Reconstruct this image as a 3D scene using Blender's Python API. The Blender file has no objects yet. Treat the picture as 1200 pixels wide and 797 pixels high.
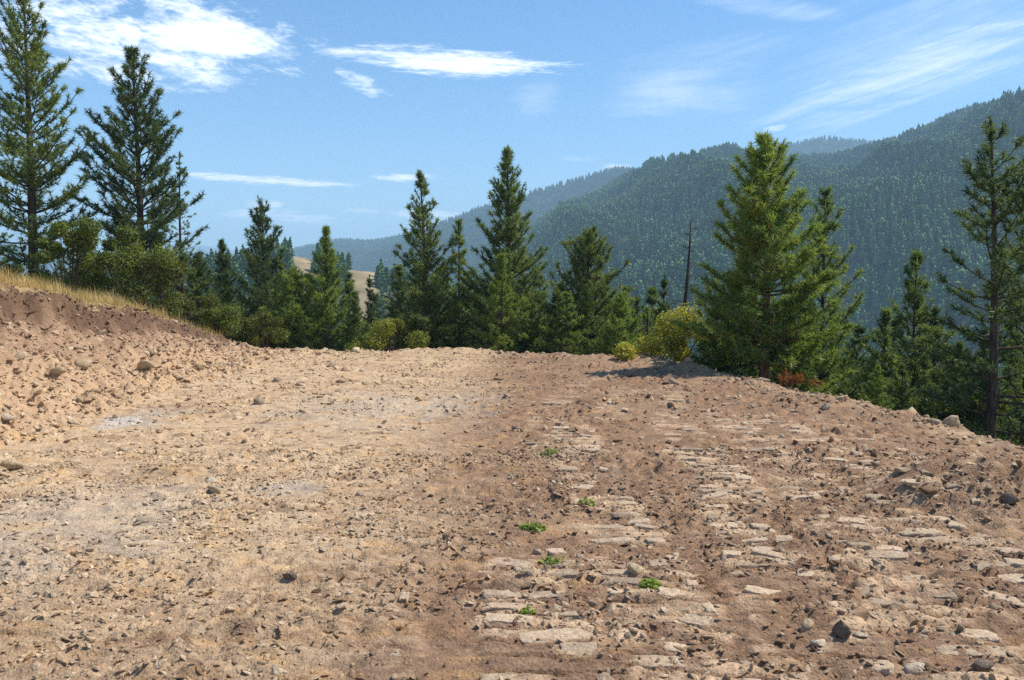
import bpy, math, random
import numpy as np
from mathutils import Vector, Matrix, Euler

rng = np.random.default_rng(7)
random.seed(7)
R = math.radians
scn = bpy.context.scene
col = scn.collection

# ------------------------------------------------------------------ camera
CAM_H = 1.7
F = 998.0                      # focal length in pixels of the 1200 px wide photograph
PITCH = math.atan((398.5 - 330.0) / F)
cam_d = bpy.data.cameras.new('camera')
cam_d.sensor_width = 36.0
cam_d.lens = F / 1200.0 * 36.0
cam_d.clip_start = 0.1
cam_d.clip_end = 60000.0
cam = bpy.data.objects.new('camera', cam_d)
col.objects.link(cam)
cam.location = (0, 0, CAM_H)
cam.rotation_euler = (R(90) - PITCH, 0, 0)
scn.camera = cam


def ray(px, py):
    cx, cy = (px - 600.0) / F, -(py - 398.5) / F
    c, s = math.cos(PITCH), math.sin(PITCH)
    return np.array([cx, c + cy * s, -s + cy * c])


# ------------------------------------------------------------------ light, sky and exposure
SUN_EL, SUN_AZ = R(53), R(73)          # azimuth measured from +Y towards +X
sun_d = bpy.data.lights.new('sun', 'SUN')
sun_d.energy = 4.9
sun_d.angle = R(0.53)
sun_d.color = (1.0, 0.94, 0.85)
sun = bpy.data.objects.new('sun', sun_d)
col.objects.link(sun)
sv = Vector((math.sin(SUN_AZ) * math.cos(SUN_EL), math.cos(SUN_AZ) * math.cos(SUN_EL), math.sin(SUN_EL)))
sun.rotation_euler = sv.to_track_quat('Z', 'Y').to_euler()
sun.location = (20, 10, 40)

scn.view_settings.view_transform = 'Standard'
scn.view_settings.look = 'None'
scn.view_settings.gamma = 1.0
scn.view_settings.use_curve_mapping = False
scn.view_settings.exposure = 0.40
scn.cycles.max_bounces = 6
scn.cycles.diffuse_bounces = 3
scn.cycles.glossy_bounces = 2
scn.cycles.transmission_bounces = 3
scn.cycles.volume_bounces = 2
scn.cycles.transparent_max_bounces = 8
scn.cycles.use_denoising = False
scn.cycles.denoiser = 'OPENIMAGEDENOISE'
scn.cycles.denoising_input_passes = 'RGB_ALBEDO_NORMAL'
scn.cycles.denoising_prefilter = 'ACCURATE'

world = bpy.data.worlds.new('World')
scn.world = world
world.use_nodes = True
wt = world.node_tree
wt.nodes.clear()


class S:
    """socket wrapper: arithmetic builds Math nodes"""
    def __init__(self, t, s): self.t, self.s = t, s
    def _m(self, op, *a, clamp=False):
        n = self.t.nodes.new('ShaderNodeMath'); n.operation = op; n.use_clamp = clamp
        for i, v in enumerate((self,) + a):
            if isinstance(v, S): self.t.links.new(v.s, n.inputs[i])
            else: n.inputs[i].default_value = v
        return S(self.t, n.outputs[0])
    def __add__(self, o): return self._m('ADD', o)
    def __sub__(self, o): return self._m('SUBTRACT', o)
    def __mul__(self, o): return self._m('MULTIPLY', o)
    def __truediv__(self, o): return self._m('DIVIDE', o)
    __radd__ = __add__
    __rmul__ = __mul__
    def f(self, op, *a, clamp=False): return self._m(op, *a, clamp=clamp)
    def sstep(self, a, b):
        n = self.t.nodes.new('ShaderNodeMapRange'); n.interpolation_type = 'SMOOTHSTEP'
        self.t.links.new(self.s, n.inputs[0]); n.inputs[1].default_value = a; n.inputs[2].default_value = b
        return S(self.t, n.outputs[0])


def nnode(t, kind, **kw):
    n = t.nodes.new(kind)
    for k, v in kw.items():
        if k.startswith('i_'): n.inputs[k[2:].replace('_', ' ')].default_value = v
        else: setattr(n, k, v)
    return n


def comb(t, x, y, z=0.0):
    n = t.nodes.new('ShaderNodeCombineXYZ')
    for i, v in enumerate((x, y, z)):
        if isinstance(v, S): t.links.new(v.s, n.inputs[i])
        else: n.inputs[i].default_value = v
    return n.outputs[0]


def noise_s(t, vec, scale, detail=5, rough=0.55, dist=0.0):
    n = nnode(t, 'ShaderNodeTexNoise', i_Scale=scale, i_Detail=detail, i_Roughness=rough, i_Distortion=dist)
    t.links.new(vec, n.inputs['Vector'])
    return S(t, n.outputs[0])


sky = nnode(wt, 'ShaderNodeTexSky', sky_type='NISHITA', sun_disc=False, sun_elevation=SUN_EL, sun_rotation=SUN_AZ,
            altitude=900.0, air_density=1.0, dust_density=0.25, ozone_density=2.2)
tc = nnode(wt, 'ShaderNodeTexCoord')
sx = nnode(wt, 'ShaderNodeSeparateXYZ')
wt.links.new(tc.outputs['Generated'], sx.inputs[0])
X, Y, Z = (S(wt, sx.outputs[i]) for i in range(3))
AZ = X.f('ARCTAN2', Y)
EL = Z.f('ARCSINE')


def azel(px, py):
    d = ray(px, py); d /= np.linalg.norm(d)
    return math.atan2(d[0], d[1]), math.asin(d[2])


n_puff = noise_s(wt, comb(wt, AZ * 16.0, EL * 46.0, 3.1), 1.0, 9, 0.62, 0.3)
n_mott = noise_s(wt, comb(wt, AZ * 60.0 + EL * 40.0, EL * 150.0, 1.7), 1.0, 6, 0.6, 0.5)
n_wisp = noise_s(wt, comb(wt, AZ * 14.0, EL * 110.0, 8.3), 1.0, 8, 0.6, 0.4)
n_cirr = noise_s(wt, comb(wt, AZ * 7.0 - EL * 9.0, EL * 60.0 - AZ * 15.0, 5.9), 1.0, 9, 0.62, 0.5)
n_soft = noise_s(wt, comb(wt, AZ * 9.0 + 3.0, EL * 22.0, 2.2), 1.0, 7, 0.58, 0.3)

clouds = None


def cloud(px, py, a_px, b_px, tex, k, lo, hi, amt, rot=0.0, tex2=None, k2=0.0):
    """one cloud: an elongated patch of the sky round a direction, its edge eaten by noise"""
    global clouds
    az0, el0 = azel(px, py)
    dx, dy = AZ - az0, EL - el0
    c, s = math.cos(rot), math.sin(rot)
    u = dx * (c * F / a_px) + dy * (s * F / a_px)
    v = dy * (c * F / b_px) - dx * (s * F / b_px)
    m = S(wt, 1.0 and (u * u + v * v).s)
    m = (m * -1.0) + 1.0 + (tex - 0.5) * k
    if tex2 is not None: m = m + (tex2 - 0.5) * k2
    al = m.sstep(lo, hi) * amt
    clouds = al if clouds is None else clouds.f('MAXIMUM', al)


n_fine = noise_s(wt, comb(wt, AZ * 55.0, EL * 330.0, 4.4), 1.0, 7, 0.65, 0.6)
cloud(160, 45, 190, 62, n_puff, 3.2, 0.25, 1.5, 1.0, R(2), n_mott, 1.8)
cloud(250, 45, 95, 24, n_puff, 2.0, 0.0, 0.9, 0.95, R(-4), n_mott, 1.2)
cloud(235, 88, 48, 14, n_wisp, 2.2, 0.1, 1.3, 0.7, R(-8), n_mott, 1.6)
cloud(525, 72, 155, 18, n_wisp, 2.2, 0.1, 1.2, 0.95, R(-3), n_fine, 1.5)
cloud(422, 97, 36, 12, n_mott, 2.4, 0.15, 1.4, 0.65, R(-22), n_fine, 1.5)
cloud(318, 212, 115, 6.5, n_wisp, 1.6, 0.15, 1.3, 1.15, R(-2), n_fine, 1.8)
cloud(476, 208, 52, 6, n_wisp, 1.4, 0.2, 1.4, 1.08, 0.0, n_fine, 2.0)
cloud(330, 253, 85, 9, n_wisp, 1.8, 0.2, 1.4, 1.01, R(-2), n_fine, 2.0)
cloud(310, 240, 26, 7, n_mott, 2.0, 0.2, 1.3, 0.94, 0.0, n_fine, 1.6)
cloud(425, 247, 32, 5, n_wisp, 1.3, 0.2, 1.5, 0.74, 0.0, n_fine, 2.0)
cloud(500, 252, 62, 8, n_wisp, 1.6, 0.2, 1.4, 1.01, R(-3), n_fine, 2.0)
cloud(722, 197, 20, 7, n_mott, 1.8, 0.15, 1.1, 0.9, 0.0, n_fine, 1.5)
cloud(908, 151, 17, 4.5, n_mott, 1.6, 0.2, 1.3, 0.5, R(8), n_fine, 1.5)
cloud(675, 186, 34, 5, n_wisp, 1.4, 0.2, 1.6, 0.25, 0.0, n_fine, 1.6)
cloud(800, 108, 120, 36, n_soft, 2.4, 0.1, 2.0, 0.42, R(3), n_wisp, 1.4)
cloud(630, 115, 42, 32, n_soft, 2.6, 0.3, 2.0, 0.25, R(20), n_wisp, 1.2)
cloud(1080, 82, 190, 36, n_cirr, 2.8, 0.05, 2.0, 0.72, R(17), n_wisp, 1.2)
cloud(1130, 45, 240, 85, n_cirr, 2.4, 0.1, 2.4, 0.38, R(12), n_soft, 1.4)
cloud(900, 8, 130, 14, n_cirr, 2.4, 0.2, 2.0, 0.3, R(-12), n_wisp, 1.0)
cloud(820, 66, 150, 22, n_cirr, 2.2, 0.2, 2.2, 0.25, R(6), n_wisp, 1.0)
# the rest of the sky carries the same scattered fair-weather cloud
gz = Z.f('MAXIMUM', 0.02) + 0.12
n_gen = noise_s(wt, comb(wt, X / gz, Y / gz, 0.5), 1.1, 8, 0.58, 0.2)
outside = (Y * -1.0).sstep(-0.72, -0.5).f('MAXIMUM', Z.sstep(0.48, 0.62))
gen = n_gen.sstep(0.56, 0.78) * 0.8 * outside * Z.sstep(0.0, 0.06)
clouds = clouds.f('MAXIMUM', gen).f('MINIMUM', 1.0)

mixc = nnode(wt, 'ShaderNodeMix', data_type='RGBA')
wt.links.new(clouds.s, mixc.inputs['Factor'])
hsv = nnode(wt, 'ShaderNodeHueSaturation', i_Saturation=1.25, i_Value=1.0)
wt.links.new(sky.outputs[0], hsv.inputs['Color'])
wt.links.new(hsv.outputs[0], mixc.inputs['A'])
mixc.inputs['B'].default_value = (9.4, 9.6, 9.9, 1)
bg = nnode(wt, 'ShaderNodeBackground', i_Strength=0.135)
wt.links.new(mixc.outputs['Result'], bg.inputs['Color'])
wo = nnode(wt, 'ShaderNodeOutputWorld')
wt.links.new(bg.outputs[0], wo.inputs['Surface'])


# ------------------------------------------------------------------ numeric noise
def _hash(ix, iy, seed):
    h = (ix.astype(np.int64) * 374761393 + iy.astype(np.int64) * 668265263 + seed * 974634777) & 0xFFFFFFFF
    h = ((h ^ (h >> 13)) * 1274126177) & 0xFFFFFFFF
    h = ((h ^ (h >> 16)) * 2246822519) & 0xFFFFFFFF
    return ((h ^ (h >> 15)) & 0xFFFFFF) / float(0x1000000)


def perlin(x, y, seed=0):
    x = np.asarray(x, float); y = np.asarray(y, float)
    ix, iy = np.floor(x), np.floor(y)
    fx, fy = x - ix, y - iy
    u, v = fx * fx * fx * (fx * (fx * 6 - 15) + 10), fy * fy * fy * (fy * (fy * 6 - 15) + 10)
    def g(a, b):
        t = _hash(ix + a, iy + b, seed) * 2 * np.pi
        return np.cos(t) * (fx - a) + np.sin(t) * (fy - b)
    a = g(0, 0) * (1 - u) + g(1, 0) * u
    b = g(0, 1) * (1 - u) + g(1, 1) * u
    return (a * (1 - v) + b * v) * 1.5


def fbm(x, y, octs, seed=0, gain=0.5):
    s, a, t = 0.0, 1.0, 0.0
    for o in range(octs):
        s = s + a * perlin(x * 2 ** o + o * 17.3, y * 2 ** o - o * 9.1, seed + o); t += a; a *= gain
    return s / t


def worley(x, y, seed=0):
    ix, iy = np.floor(x), np.floor(y)
    f1 = np.full(np.shape(x), 9.0); f2 = f1.copy(); idv = np.zeros(np.shape(x))
    for a in (-1, 0, 1):
        for b in (-1, 0, 1):
            cx, cy = ix + a, iy + b
            d = np.hypot(cx + _hash(cx, cy, seed) - x, cy + _hash(cx, cy, seed + 5) - y)
            m = d < f1
            f2 = np.where(m, f1, np.minimum(f2, d))
            idv = np.where(m, _hash(cx, cy, seed + 9), idv)
            f1 = np.where(m, d, f1)
    return f1, f2, idv


def ss(a, b, x):
    t = np.clip((x - a) / (b - a), 0, 1)
    return t * t * (3 - 2 * t)


# ------------------------------------------------------------------ the ground as a height function
EDGE = np.array([(12, -80), (10.5, -10), (9.2, 0), (8.2, 6), (7.2, 11.2), (6.4, 15.3), (5.6, 18.4), (4.9, 20.6), (3.6, 23.2), (1.6, 25.4),
                 (-1, 26.6), (-4, 27.2), (-7, 27.6), (-10, 30), (-14, 35), (-22, 41), (-40, 47), (-90, 50), (-90, -80)], float)


def edge_dist(x, y):
    """signed distance to the rim of the cleared bench, positive outside"""
    d = np.full(np.shape(x), 1e9); ins = np.zeros(np.shape(x), bool)
    n = len(EDGE)
    for i in range(n):
        ax, ay = EDGE[i]; bx, by = EDGE[(i + 1) % n]
        ex, ey = bx - ax, by - ay
        t = np.clip(((x - ax) * ex + (y - ay) * ey) / (ex * ex + ey * ey), 0, 1)
        d = np.minimum(d, np.hypot(x - ax - t * ex, y - ay - t * ey))
        cond = ((ay > y) != (by > y))
        with np.errstate(divide='ignore', invalid='ignore'):
            xi = (bx - ax) * (y - ay) / (by - ay if by != ay else 1e-9) + ax
        ins ^= cond & (x < xi)
    return np.where(ins, -d, d)


# bulldozer track strips: centre lines (x, y), each 0.5 m wide
TRACKS = [
    ([(0.10, 1.8), (0.14, 3.4), (0.12, 4.8), (0.05, 6.0)], 0.62, 1.0),
    ([(0.80, 1.8), (0.82, 3.6), (0.80, 5.2), (0.76, 7.0), (0.72, 9.0), (0.8, 11.5)], 0.58, 1.0),
    ([(1.44, 1.8), (1.48, 3.4), (1.60, 5.0), (1.80, 6.6), (2.00, 8.2), (2.10, 10.0), (2.2, 12.0)], 0.58, 1.0),
    ([(2.06, 2.4), (2.14, 4.0), (2.36, 5.6), (2.62, 7.2), (2.85, 9.0), (3.0, 11.0), (3.1, 13.0)], 0.56, 0.9),
    ([(2.7, 3.0), (2.85, 4.6), (3.1, 6.4), (3.45, 8.4), (3.7, 10.4), (3.6, 13.0)], 0.56, 0.85),
    ([(3.2, 4.6), (3.75, 6.8), (4.3, 9.0), (4.6, 11.0), (4.5, 14.0)], 0.5, 0.6),
    ([(-0.7, 2.0), (-0.75, 4.0), (-1.0, 6.5), (-1.4, 9.0)], 0.5, 0.45),
    ([(-2.3, 2.6), (-2.5, 4.6), (-2.7, 7.0)], 0.5, 0.35),
    ([(0.3, 9.5), (0.6, 13.0), (1.3, 17.0), (2.4, 20.5)], 0.5, 0.6),
    ([(2.3, 12.0), (2.7, 14.5), (3.4, 17.5)], 0.5, 0.6),
    ([(1.3, 11.5), (1.7, 14.0), (2.4, 17.0)], 0.5, 0.5),
]
PITCH_BAR = 0.185


def track_field(x, y):
    """tread plates: height (0..1 plate / groove), mask"""
    h = np.zeros(np.shape(x)); mk = np.zeros(np.shape(x))
    for k, (pts, w, amp) in enumerate(TRACKS):
        P = np.array(pts)
        yy = np.clip(y, P[0, 1], P[-1, 1])
        xc = np.interp(yy, P[:, 1], P[:, 0])
        l = x - xc + 0.05 * perlin(x * 2.3, y * 2.3, 40 + k)
        ins = ss(w / 2 + 0.09, w / 2 - 0.02, np.abs(l) + 0.06 * perlin(x * 9, y * 9, 45 + k)) * ss(0.0, 0.4, y - P[0, 1]) * ss(0.0, 0.8, P[-1, 1] - y)
        ph = (y + 0.10 * l + 0.035 * perlin(x * 3.0, y * 1.2, 60 + k)) / PITCH_BAR
        fr = ph - np.floor(ph)
        plate = ss(0.0, 0.10, fr) * ss(1.0, 0.72, fr) * (0.82 + 0.3 * fr)
        br = ss(-0.20, 0.12, perlin(x * 1.7, y * 2.1, 80 + k) + 0.5 * perlin(x * 6, y * 6, 90 + k) + 0.26)
        m = ins * br * amp
        h = np.where(m > mk, plate, h); mk = np.maximum(mk, m)
    return h, mk


MOUNDS = []     # (x, y, radius, height), filled below


def natural(x, y):
    n = 1.58 + 0.20 * np.clip(-9 - x, -6, 5) + 0.07 * np.clip(-14 - x, 0, 40) - 0.115 * (y - 15) - 0.006 * np.clip(y - 19, 0, 40) ** 2
    n = np.where(y < 8, 1.50 + 0.20 * np.clip(-9 - x, -6, 5) + 0.07 * np.clip(-14 - x, 0, 40) + 0.805, n)
    return n + 0.16 * fbm(x * 0.35, y * 0.35, 3, 301)


def base_parts(x, y):
    e = edge_dist(x, y) + 0.55 * fbm(x * 0.45, y * 0.45, 3, 11)
    pad = -0.022 * np.clip(y, -50, 40) - 0.028 * np.clip(x - 3.0, 0, 6) ** 2
    pad = pad + 0.06 * fbm(x * 0.22, y * 0.22, 3, 21)
    toe = -5.6 - 0.055 * (y - 8) + 0.45 * fbm(x * 0.0 + 3.3, y * 0.5, 3, 31)
    u = toe - x
    w = 2.9 + 0.5 * fbm(y * 0.35, x * 0.0 + 7.7, 2, 35)
    ng = natural(x, y)
    up = np.clip(ng - pad, 0, None)
    t = u / w
    tt = np.clip(t, 0, 1)
    tw = tt + 0.06 * fbm(x * 1.5, y * 1.5, 3, 37) + 0.03 * perlin(x * 6, y * 6, 39)
    prof = 0.70 * np.clip(tt, 0, 1) ** 1.2 * ss(-0.1, 0.5, tt) + 0.07 * ss(0.52, 0.57, tw + 0.10 * perlin(x * 0.0, y * 0.6, 36)) + 0.23 * ss(0.87, 0.925, tw)
    prof = np.where(t >= 1.06, 1.0, np.clip(prof, 0, 1))
    bank = up * prof
    return e, pad, bank, t, tw, up


def ground_z(x, y, detail=True, info=False):
    x = np.atleast_1d(np.asarray(x, float)); y = np.atleast_1d(np.asarray(y, float))
    e, pad, bank, t, tw, up = base_parts(x, y)
    z = pad + bank
    inb = ss(0.03, 0.2, t) * ss(0.05, 0.4, up)            # on the cut bank or above it
    face = inb * ss(1.02, 0.94, tw)
    top = inb * ss(0.93, 0.99, tw)
    # rim of pushed-up dirt and the fall beyond it
    rim = np.exp(-((e + 0.7) / 0.75) ** 2) * (0.10 + 0.22 * np.clip(fbm(x * 0.8, y * 0.8, 3, 51), -0.4, 1)) * (1 - inb)
    eo = np.clip(e, 0, None)
    fall = 78 * (1 - np.exp(-eo * 0.60 / 78)) + 1.6 * fbm(x * 0.06, y * 0.06, 3, 55) * ss(6, 40, eo)
    fall = fall * (1 - np.exp(-(eo / 1.1) ** 2))
    z = z + rim - fall
    for mx, my, mr, mh in MOUNDS:
        q = np.hypot(x - mx, y - my) / mr
        z = z + mh * np.exp(-q * q * 1.6) * (1 + 0.35 * fbm(x * 2.2, y * 2.2, 2, 57))
    right = ss(-1.2, 1.4, x + 0.5 * fbm(x * 0.5, y * 0.5, 3, 61))
    padm = ss(1.5, -0.2, e) * (1 - inb)
    near = ss(60, 34, np.hypot(x, y))
    if detail:
        rough = (0.80 + 0.25 * right) * padm + 0.9 * face * (e < 1.5) + 0.35 * top + 0.5 * ss(0, 1.5, e)
        rough = rough * near
        patch = ss(-0.25, 0.35, fbm(x * 0.55, y * 0.9, 3, 65))          # churned and rolled-smooth patches
        lump = 0.035 * fbm(x * 1.3, y * 1.5, 3, 71) + (0.026 + 0.050 * patch + 0.02 * right) * fbm(x * 3.6, y * 4.6, 4, 73, 0.62)
        f1, f2, cid = worley(x * 7.0 + 0.5 * perlin(x * 5, y * 5, 3), y * 8.0, 75)
        clod = np.sqrt(np.clip(0.16 * (0.4 + cid) ** 2 - f1 * f1, 0, 1)) * (cid > 0.4) * 0.085
        g1, g2, gid = worley(x * 14.0 + perlin(x * 9, y * 9, 4), y * 15.0, 77)
        clod2 = np.sqrt(np.clip(0.2 - g1 * g1, 0, 1)) * (gid > 0.3) * (0.3 + gid) * 0.042
        rd = 1 - np.abs(fbm(x * 0.9, y * 3.4, 4, 467, 0.6)) * 3.2
        lump = lump + (0.012 + 0.026 * patch) * np.clip(rd, -0.3, 1)
        th, tm = track_field(x, y)
        rough = rough * (1 - 0.6 * tm * padm)
        z = z + rough * (lump + (0.2 + 0.8 * patch) * clod * (0.6 + 0.4 * right + 0.5 * face) + clod2 * (0.5 + 0.7 * patch) * (0.8 + 0.5 * right))
        # erosion and clumps on the cut face
        z = z + face * (0.19 * fbm(x * 1.1, y * 2.2, 5, 83, 0.65) + 0.20 * np.sqrt(np.clip(0.12 - worley(x * 4.2 + 0.6 * perlin(x * 3, y * 3, 8), y * 3.6, 87)[0] ** 2, 0, 1)) + 0.13 * np.clip(0.5 - worley(x * 2.6, y * 2.6, 85)[0], 0, 1)) * near
        z = z + padm * tm * (th * 0.070 - 0.036)
    else:
        patch = cid = None; th = tm = None
    if info:
        return z, dict(e=e, inb=inb, face=face, top=top, right=right, patch=patch, th=th, tm=tm, t=t, tw=tw, cid=cid, up=up)
    return z


def hit(px, py, far=60.0, detail=True):
    d = ray(px, py)
    ys = np.exp(np.linspace(math.log(2.0), math.log(far), 2600))
    k = ys / d[1]
    xs, zs = d[0] * k, CAM_H + d[2] * k
    g = ground_z(xs, ys, detail)
    b = np.nonzero(zs <= g)[0]
    i = b[0] if len(b) else len(ys) - 1
    return np.array([xs[i], ys[i], g[i]])


def gz1(x, y): return float(ground_z([x], [y])[0])


for px, py, r_, h_ in ((690, 428, 1.1, 0.20), (803, 437, 0.45, 0.26), (897, 447, 0.7, 0.30), (1185, 590, 0.9, 0.30), (1110, 575, 0.8, 0.16),
                       (530, 416, 2.0, 0.10), (1120, 512, 1.2, 0.14), (985, 478, 1.1, 0.14)):
    p = hit(px, py, detail=False)
    MOUNDS.append((p[0], p[1], r_, h_))


# ------------------------------------------------------------------ mesh and material helpers
def np_mesh(name, v, f, cols=None, smooth=False, attrs=None):
    """mesh from arrays; f is (n,3) or (n,4)"""
    me = bpy.data.meshes.new(name)
    v = np.asarray(v, np.float32); f = np.asarray(f, np.int32)
    k = f.shape[1]
    me.vertices.add(len(v)); me.vertices.foreach_set('co', v.ravel())
    me.loops.add(f.size); me.loops.foreach_set('vertex_index', f.ravel())
    me.polygons.add(len(f)); me.polygons.foreach_set('loop_start', np.arange(0, f.size, k, dtype=np.int32))
    if smooth: me.polygons.foreach_set('use_smooth', np.ones(len(f), bool))
    if cols is not None:
        a = me.attributes.new('tint', 'FLOAT_COLOR', 'POINT')
        c = np.ones((len(v), 4), np.float32); c[:, :3] = cols
        a.data.foreach_set('color', c.ravel())
    for nm, arr in (attrs or {}).items():
        a = me.attributes.new(nm, 'FLOAT', 'POINT'); a.data.foreach_set('value', np.asarray(arr, np.float32))
    me.update(calc_edges=True)
    me.validate()
    return me


def link(name, me, mat=None, parent=None, loc=None, label=None, cat=None, group=None, kind=None):
    o = bpy.data.objects.new(name, me)
    col.objects.link(o)
    if mat is not None and me is not None and not len(me.materials): me.materials.append(mat)
    if parent is not None: o.parent = parent
    if loc is not None: o.location = loc
    if label: o['label'] = label
    if cat: o['category'] = cat
    if group: o['group'] = group
    if kind: o['kind'] = kind
    return o


def new_mat(name):
    m = bpy.data.materials.new(name); m.use_nodes = True
    t = m.node_tree; t.nodes.clear()
    out = t.nodes.new('ShaderNodeOutputMaterial')
    return m, t, out


def mix_rgb(t, fac, a, b, blend='MIX'):
    n = t.nodes.new('ShaderNodeMix'); n.data_type = 'RGBA'; n.blend_type = blend
    for nm, v in (('Factor', fac), ('A', a), ('B', b)):
        s = n.inputs[nm] if nm != 'Factor' else n.inputs[0]
        if isinstance(v, S): t.links.new(v.s, s)
        elif hasattr(v, 'is_output'): t.links.new(v, s)
        elif isinstance(v, tuple): s.default_value = v if len(v) == 4 else v + (1,)
        else: s.default_value = v
    return n.outputs['Result']


def dirt_material(name, tint=True, base=(0.4, 0.3, 0.2), per_object=False, bump=1.0, src=None):
    m, t, out = new_mat(name)
    geo = nnode(t, 'ShaderNodeNewGeometry')
    pos = geo.outputs['Position']
    if src == 'object':
        c = nnode(t, 'ShaderNodeObjectInfo').outputs['Color']
    elif src == 'instancer':
        c = nnode(t, 'ShaderNodeAttribute', attribute_name='ptint', attribute_type='INSTANCER').outputs['Color']
    elif tint:
        c = nnode(t, 'ShaderNodeAttribute', attribute_name='tint').outputs['Color']
    else:
        rgb = nnode(t, 'ShaderNodeRGB'); rgb.outputs[0].default_value = base + (1,); c = rgb.outputs[0]
    n0 = noise_s(t, pos, 4.5, 5, 0.65)
    n1 = noise_s(t, pos, 14.0, 6, 0.65)
    n2 = noise_s(t, pos, 70.0, 5, 0.7)
    n3 = noise_s(t, pos, 260.0, 3, 0.7)
    v = nnode(t, 'ShaderNodeTexVoronoi', i_Scale=55.0); t.links.new(pos, v.inputs['Vector'])
    vv = S(t, v.outputs['Distance'])
    g = (n1 - 0.5) * 0.55 + (n2 - 0.5) * 0.7 + (n3 - 0.5) * 0.45 + 1.0
    vs = nnode(t, 'ShaderNodeSeparateColor'); t.links.new(v.outputs['Color'], vs.inputs[0])
    g = g * (S(t, vs.outputs[0]) * 0.34 + 0.83)
    if per_object:
        oi = nnode(t, 'ShaderNodeObjectInfo')
        g = g * (S(t, oi.outputs['Random']) * 0.75 + 0.62)
    sc = nnode(t, 'ShaderNodeVectorMath', operation='SCALE')
    t.links.new(c, sc.inputs[0]); t.links.new(g.s, sc.inputs['Scale'])
    colr = sc.outputs[0]
    # a warmer and a greyer grain, as in crushed mixed rock
    colr = mix_rgb(t, (n2.sstep(0.56, 0.72) * 0.35), colr, mix_rgb(t, 1.0, colr, (1.22, 0.95, 0.66), 'MULTIPLY'))
    colr = mix_rgb(t, (n1.sstep(0.54, 0.68) * 0.4), colr, mix_rgb(t, 1.0, colr, (0.92, 1.0, 1.12), 'MULTIPLY'))
    if per_object:
        hs = nnode(t, 'ShaderNodeHueSaturation'); t.links.new(colr, hs.inputs['Color'])
        r2 = (S(t, oi.outputs['Random']) * 7.31).f('FRACT')
        t.links.new((r2 * 0.9 + 0.5).s, hs.inputs['Saturation']); colr = hs.outputs[0]
    p = nnode(t, 'ShaderNodeBsdfPrincipled', i_Roughness=0.95)
    p.inputs['Specular IOR Level'].default_value = 0.15
    t.links.new(colr, p.inputs['Base Color'])
    hgt = n0 * 0.05 + n1 * 0.028 + n2 * 0.012 + n3 * 0.003 + (vv * -1.0) * 0.008
    b = nnode(t, 'ShaderNodeBump', i_Strength=0.9 * bump, i_Distance=1.0)
    t.links.new(hgt.s, b.inputs['Height']); t.links.new(b.outputs[0], p.inputs['Normal'])
    t.links.new(p.outputs[0], out.inputs['Surface'])
    return m


def leaf_material(name, transl=0.35, rough=0.55, spec=0.3, vary=0.25):
    m, t, out = new_mat(name)
    c = nnode(t, 'ShaderNodeAttribute', attribute_name='tint').outputs['Color']
    oi = nnode(t, 'ShaderNodeObjectInfo')
    sc = nnode(t, 'ShaderNodeVectorMath', operation='SCALE')
    t.links.new(c, sc.inputs[0]); t.links.new((S(t, oi.outputs['Random']) * vary + (1 - vary / 2)).s, sc.inputs['Scale'])
    p = nnode(t, 'ShaderNodeBsdfPrincipled', i_Roughness=rough)
    p.inputs['Specular IOR Level'].default_value = spec
    t.links.new(sc.outputs[0], p.inputs['Base Color'])
    tr = nnode(t, 'ShaderNodeBsdfTranslucent')
    t.links.new(mix_rgb(t, 1.0, sc.outputs[0], (1.15, 1.1, 0.6), 'MULTIPLY'), tr.inputs['Color'])
    mx = nnode(t, 'ShaderNodeMixShader', i_Fac=transl)
    t.links.new(p.outputs[0], mx.inputs[1]); t.links.new(tr.outputs[0], mx.inputs[2])
    t.links.new(mx.outputs[0], out.inputs['Surface'])
    return m


def bark_material(name, a, b):
    m, t, out = new_mat(name)
    tcn = nnode(t, 'ShaderNodeTexCoord')
    mp = nnode(t, 'ShaderNodeMapping'); mp.inputs['Scale'].default_value = (9, 9, 2.2)
    t.links.new(tcn.outputs['Object'], mp.inputs[0])
    n = noise_s(t, mp.outputs[0], 2.0, 6, 0.65)
    v = nnode(t, 'ShaderNodeTexVoronoi', i_Scale=2.2); t.links.new(mp.outputs[0], v.inputs['Vector'])
    p = nnode(t, 'ShaderNodeBsdfPrincipled', i_Roughness=0.9)
    p.inputs['Specular IOR Level'].default_value = 0.2
    t.links.new(mix_rgb(t, n.sstep(0.35, 0.65), a, b), p.inputs['Base Color'])
    bm = nnode(t, 'ShaderNodeBump', i_Strength=0.8, i_Distance=0.03)
    t.links.new((n + S(t, v.outputs['Distance']) * 0.6).s, bm.inputs['Height'])
    t.links.new(bm.outputs[0], p.inputs['Normal'])
    t.links.new(p.outputs[0], out.inputs['Surface'])
    return m


M_ground = dirt_material('graded_dirt', True)
M_rock = dirt_material('rubble_rock', src='object')
M_gravel = dirt_material('loose_gravel', src='instancer')
M_rock_gray = dirt_material('gray_rock', False, (0.20, 0.150, 0.108), False)
M_rock_tan = dirt_material('tan_rock', False, (0.47, 0.35, 0.21), False)
M_rock_pale = dirt_material('pale_rock', False, (0.54, 0.435, 0.31), False)
M_slab = dirt_material('pressed_clay', src='object', bump=0.7)
M_clod = dirt_material('soil_clod', False, (0.27, 0.185, 0.125), True)
M_sod = dirt_material('dark_sod', False, (0.17, 0.112, 0.075), False)
M_needle = leaf_material('pine_needles', 0.45, 0.5, 0.35, 0.2)
M_leaf = leaf_material('broad_leaves', 0.45, 0.5, 0.3, 0.1)
M_grass = leaf_material('dry_grass', 0.35, 0.7, 0.15, 0.0)
M_far = leaf_material('distant_conifer', 0.12, 0.8, 0.1, 0.55)
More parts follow.
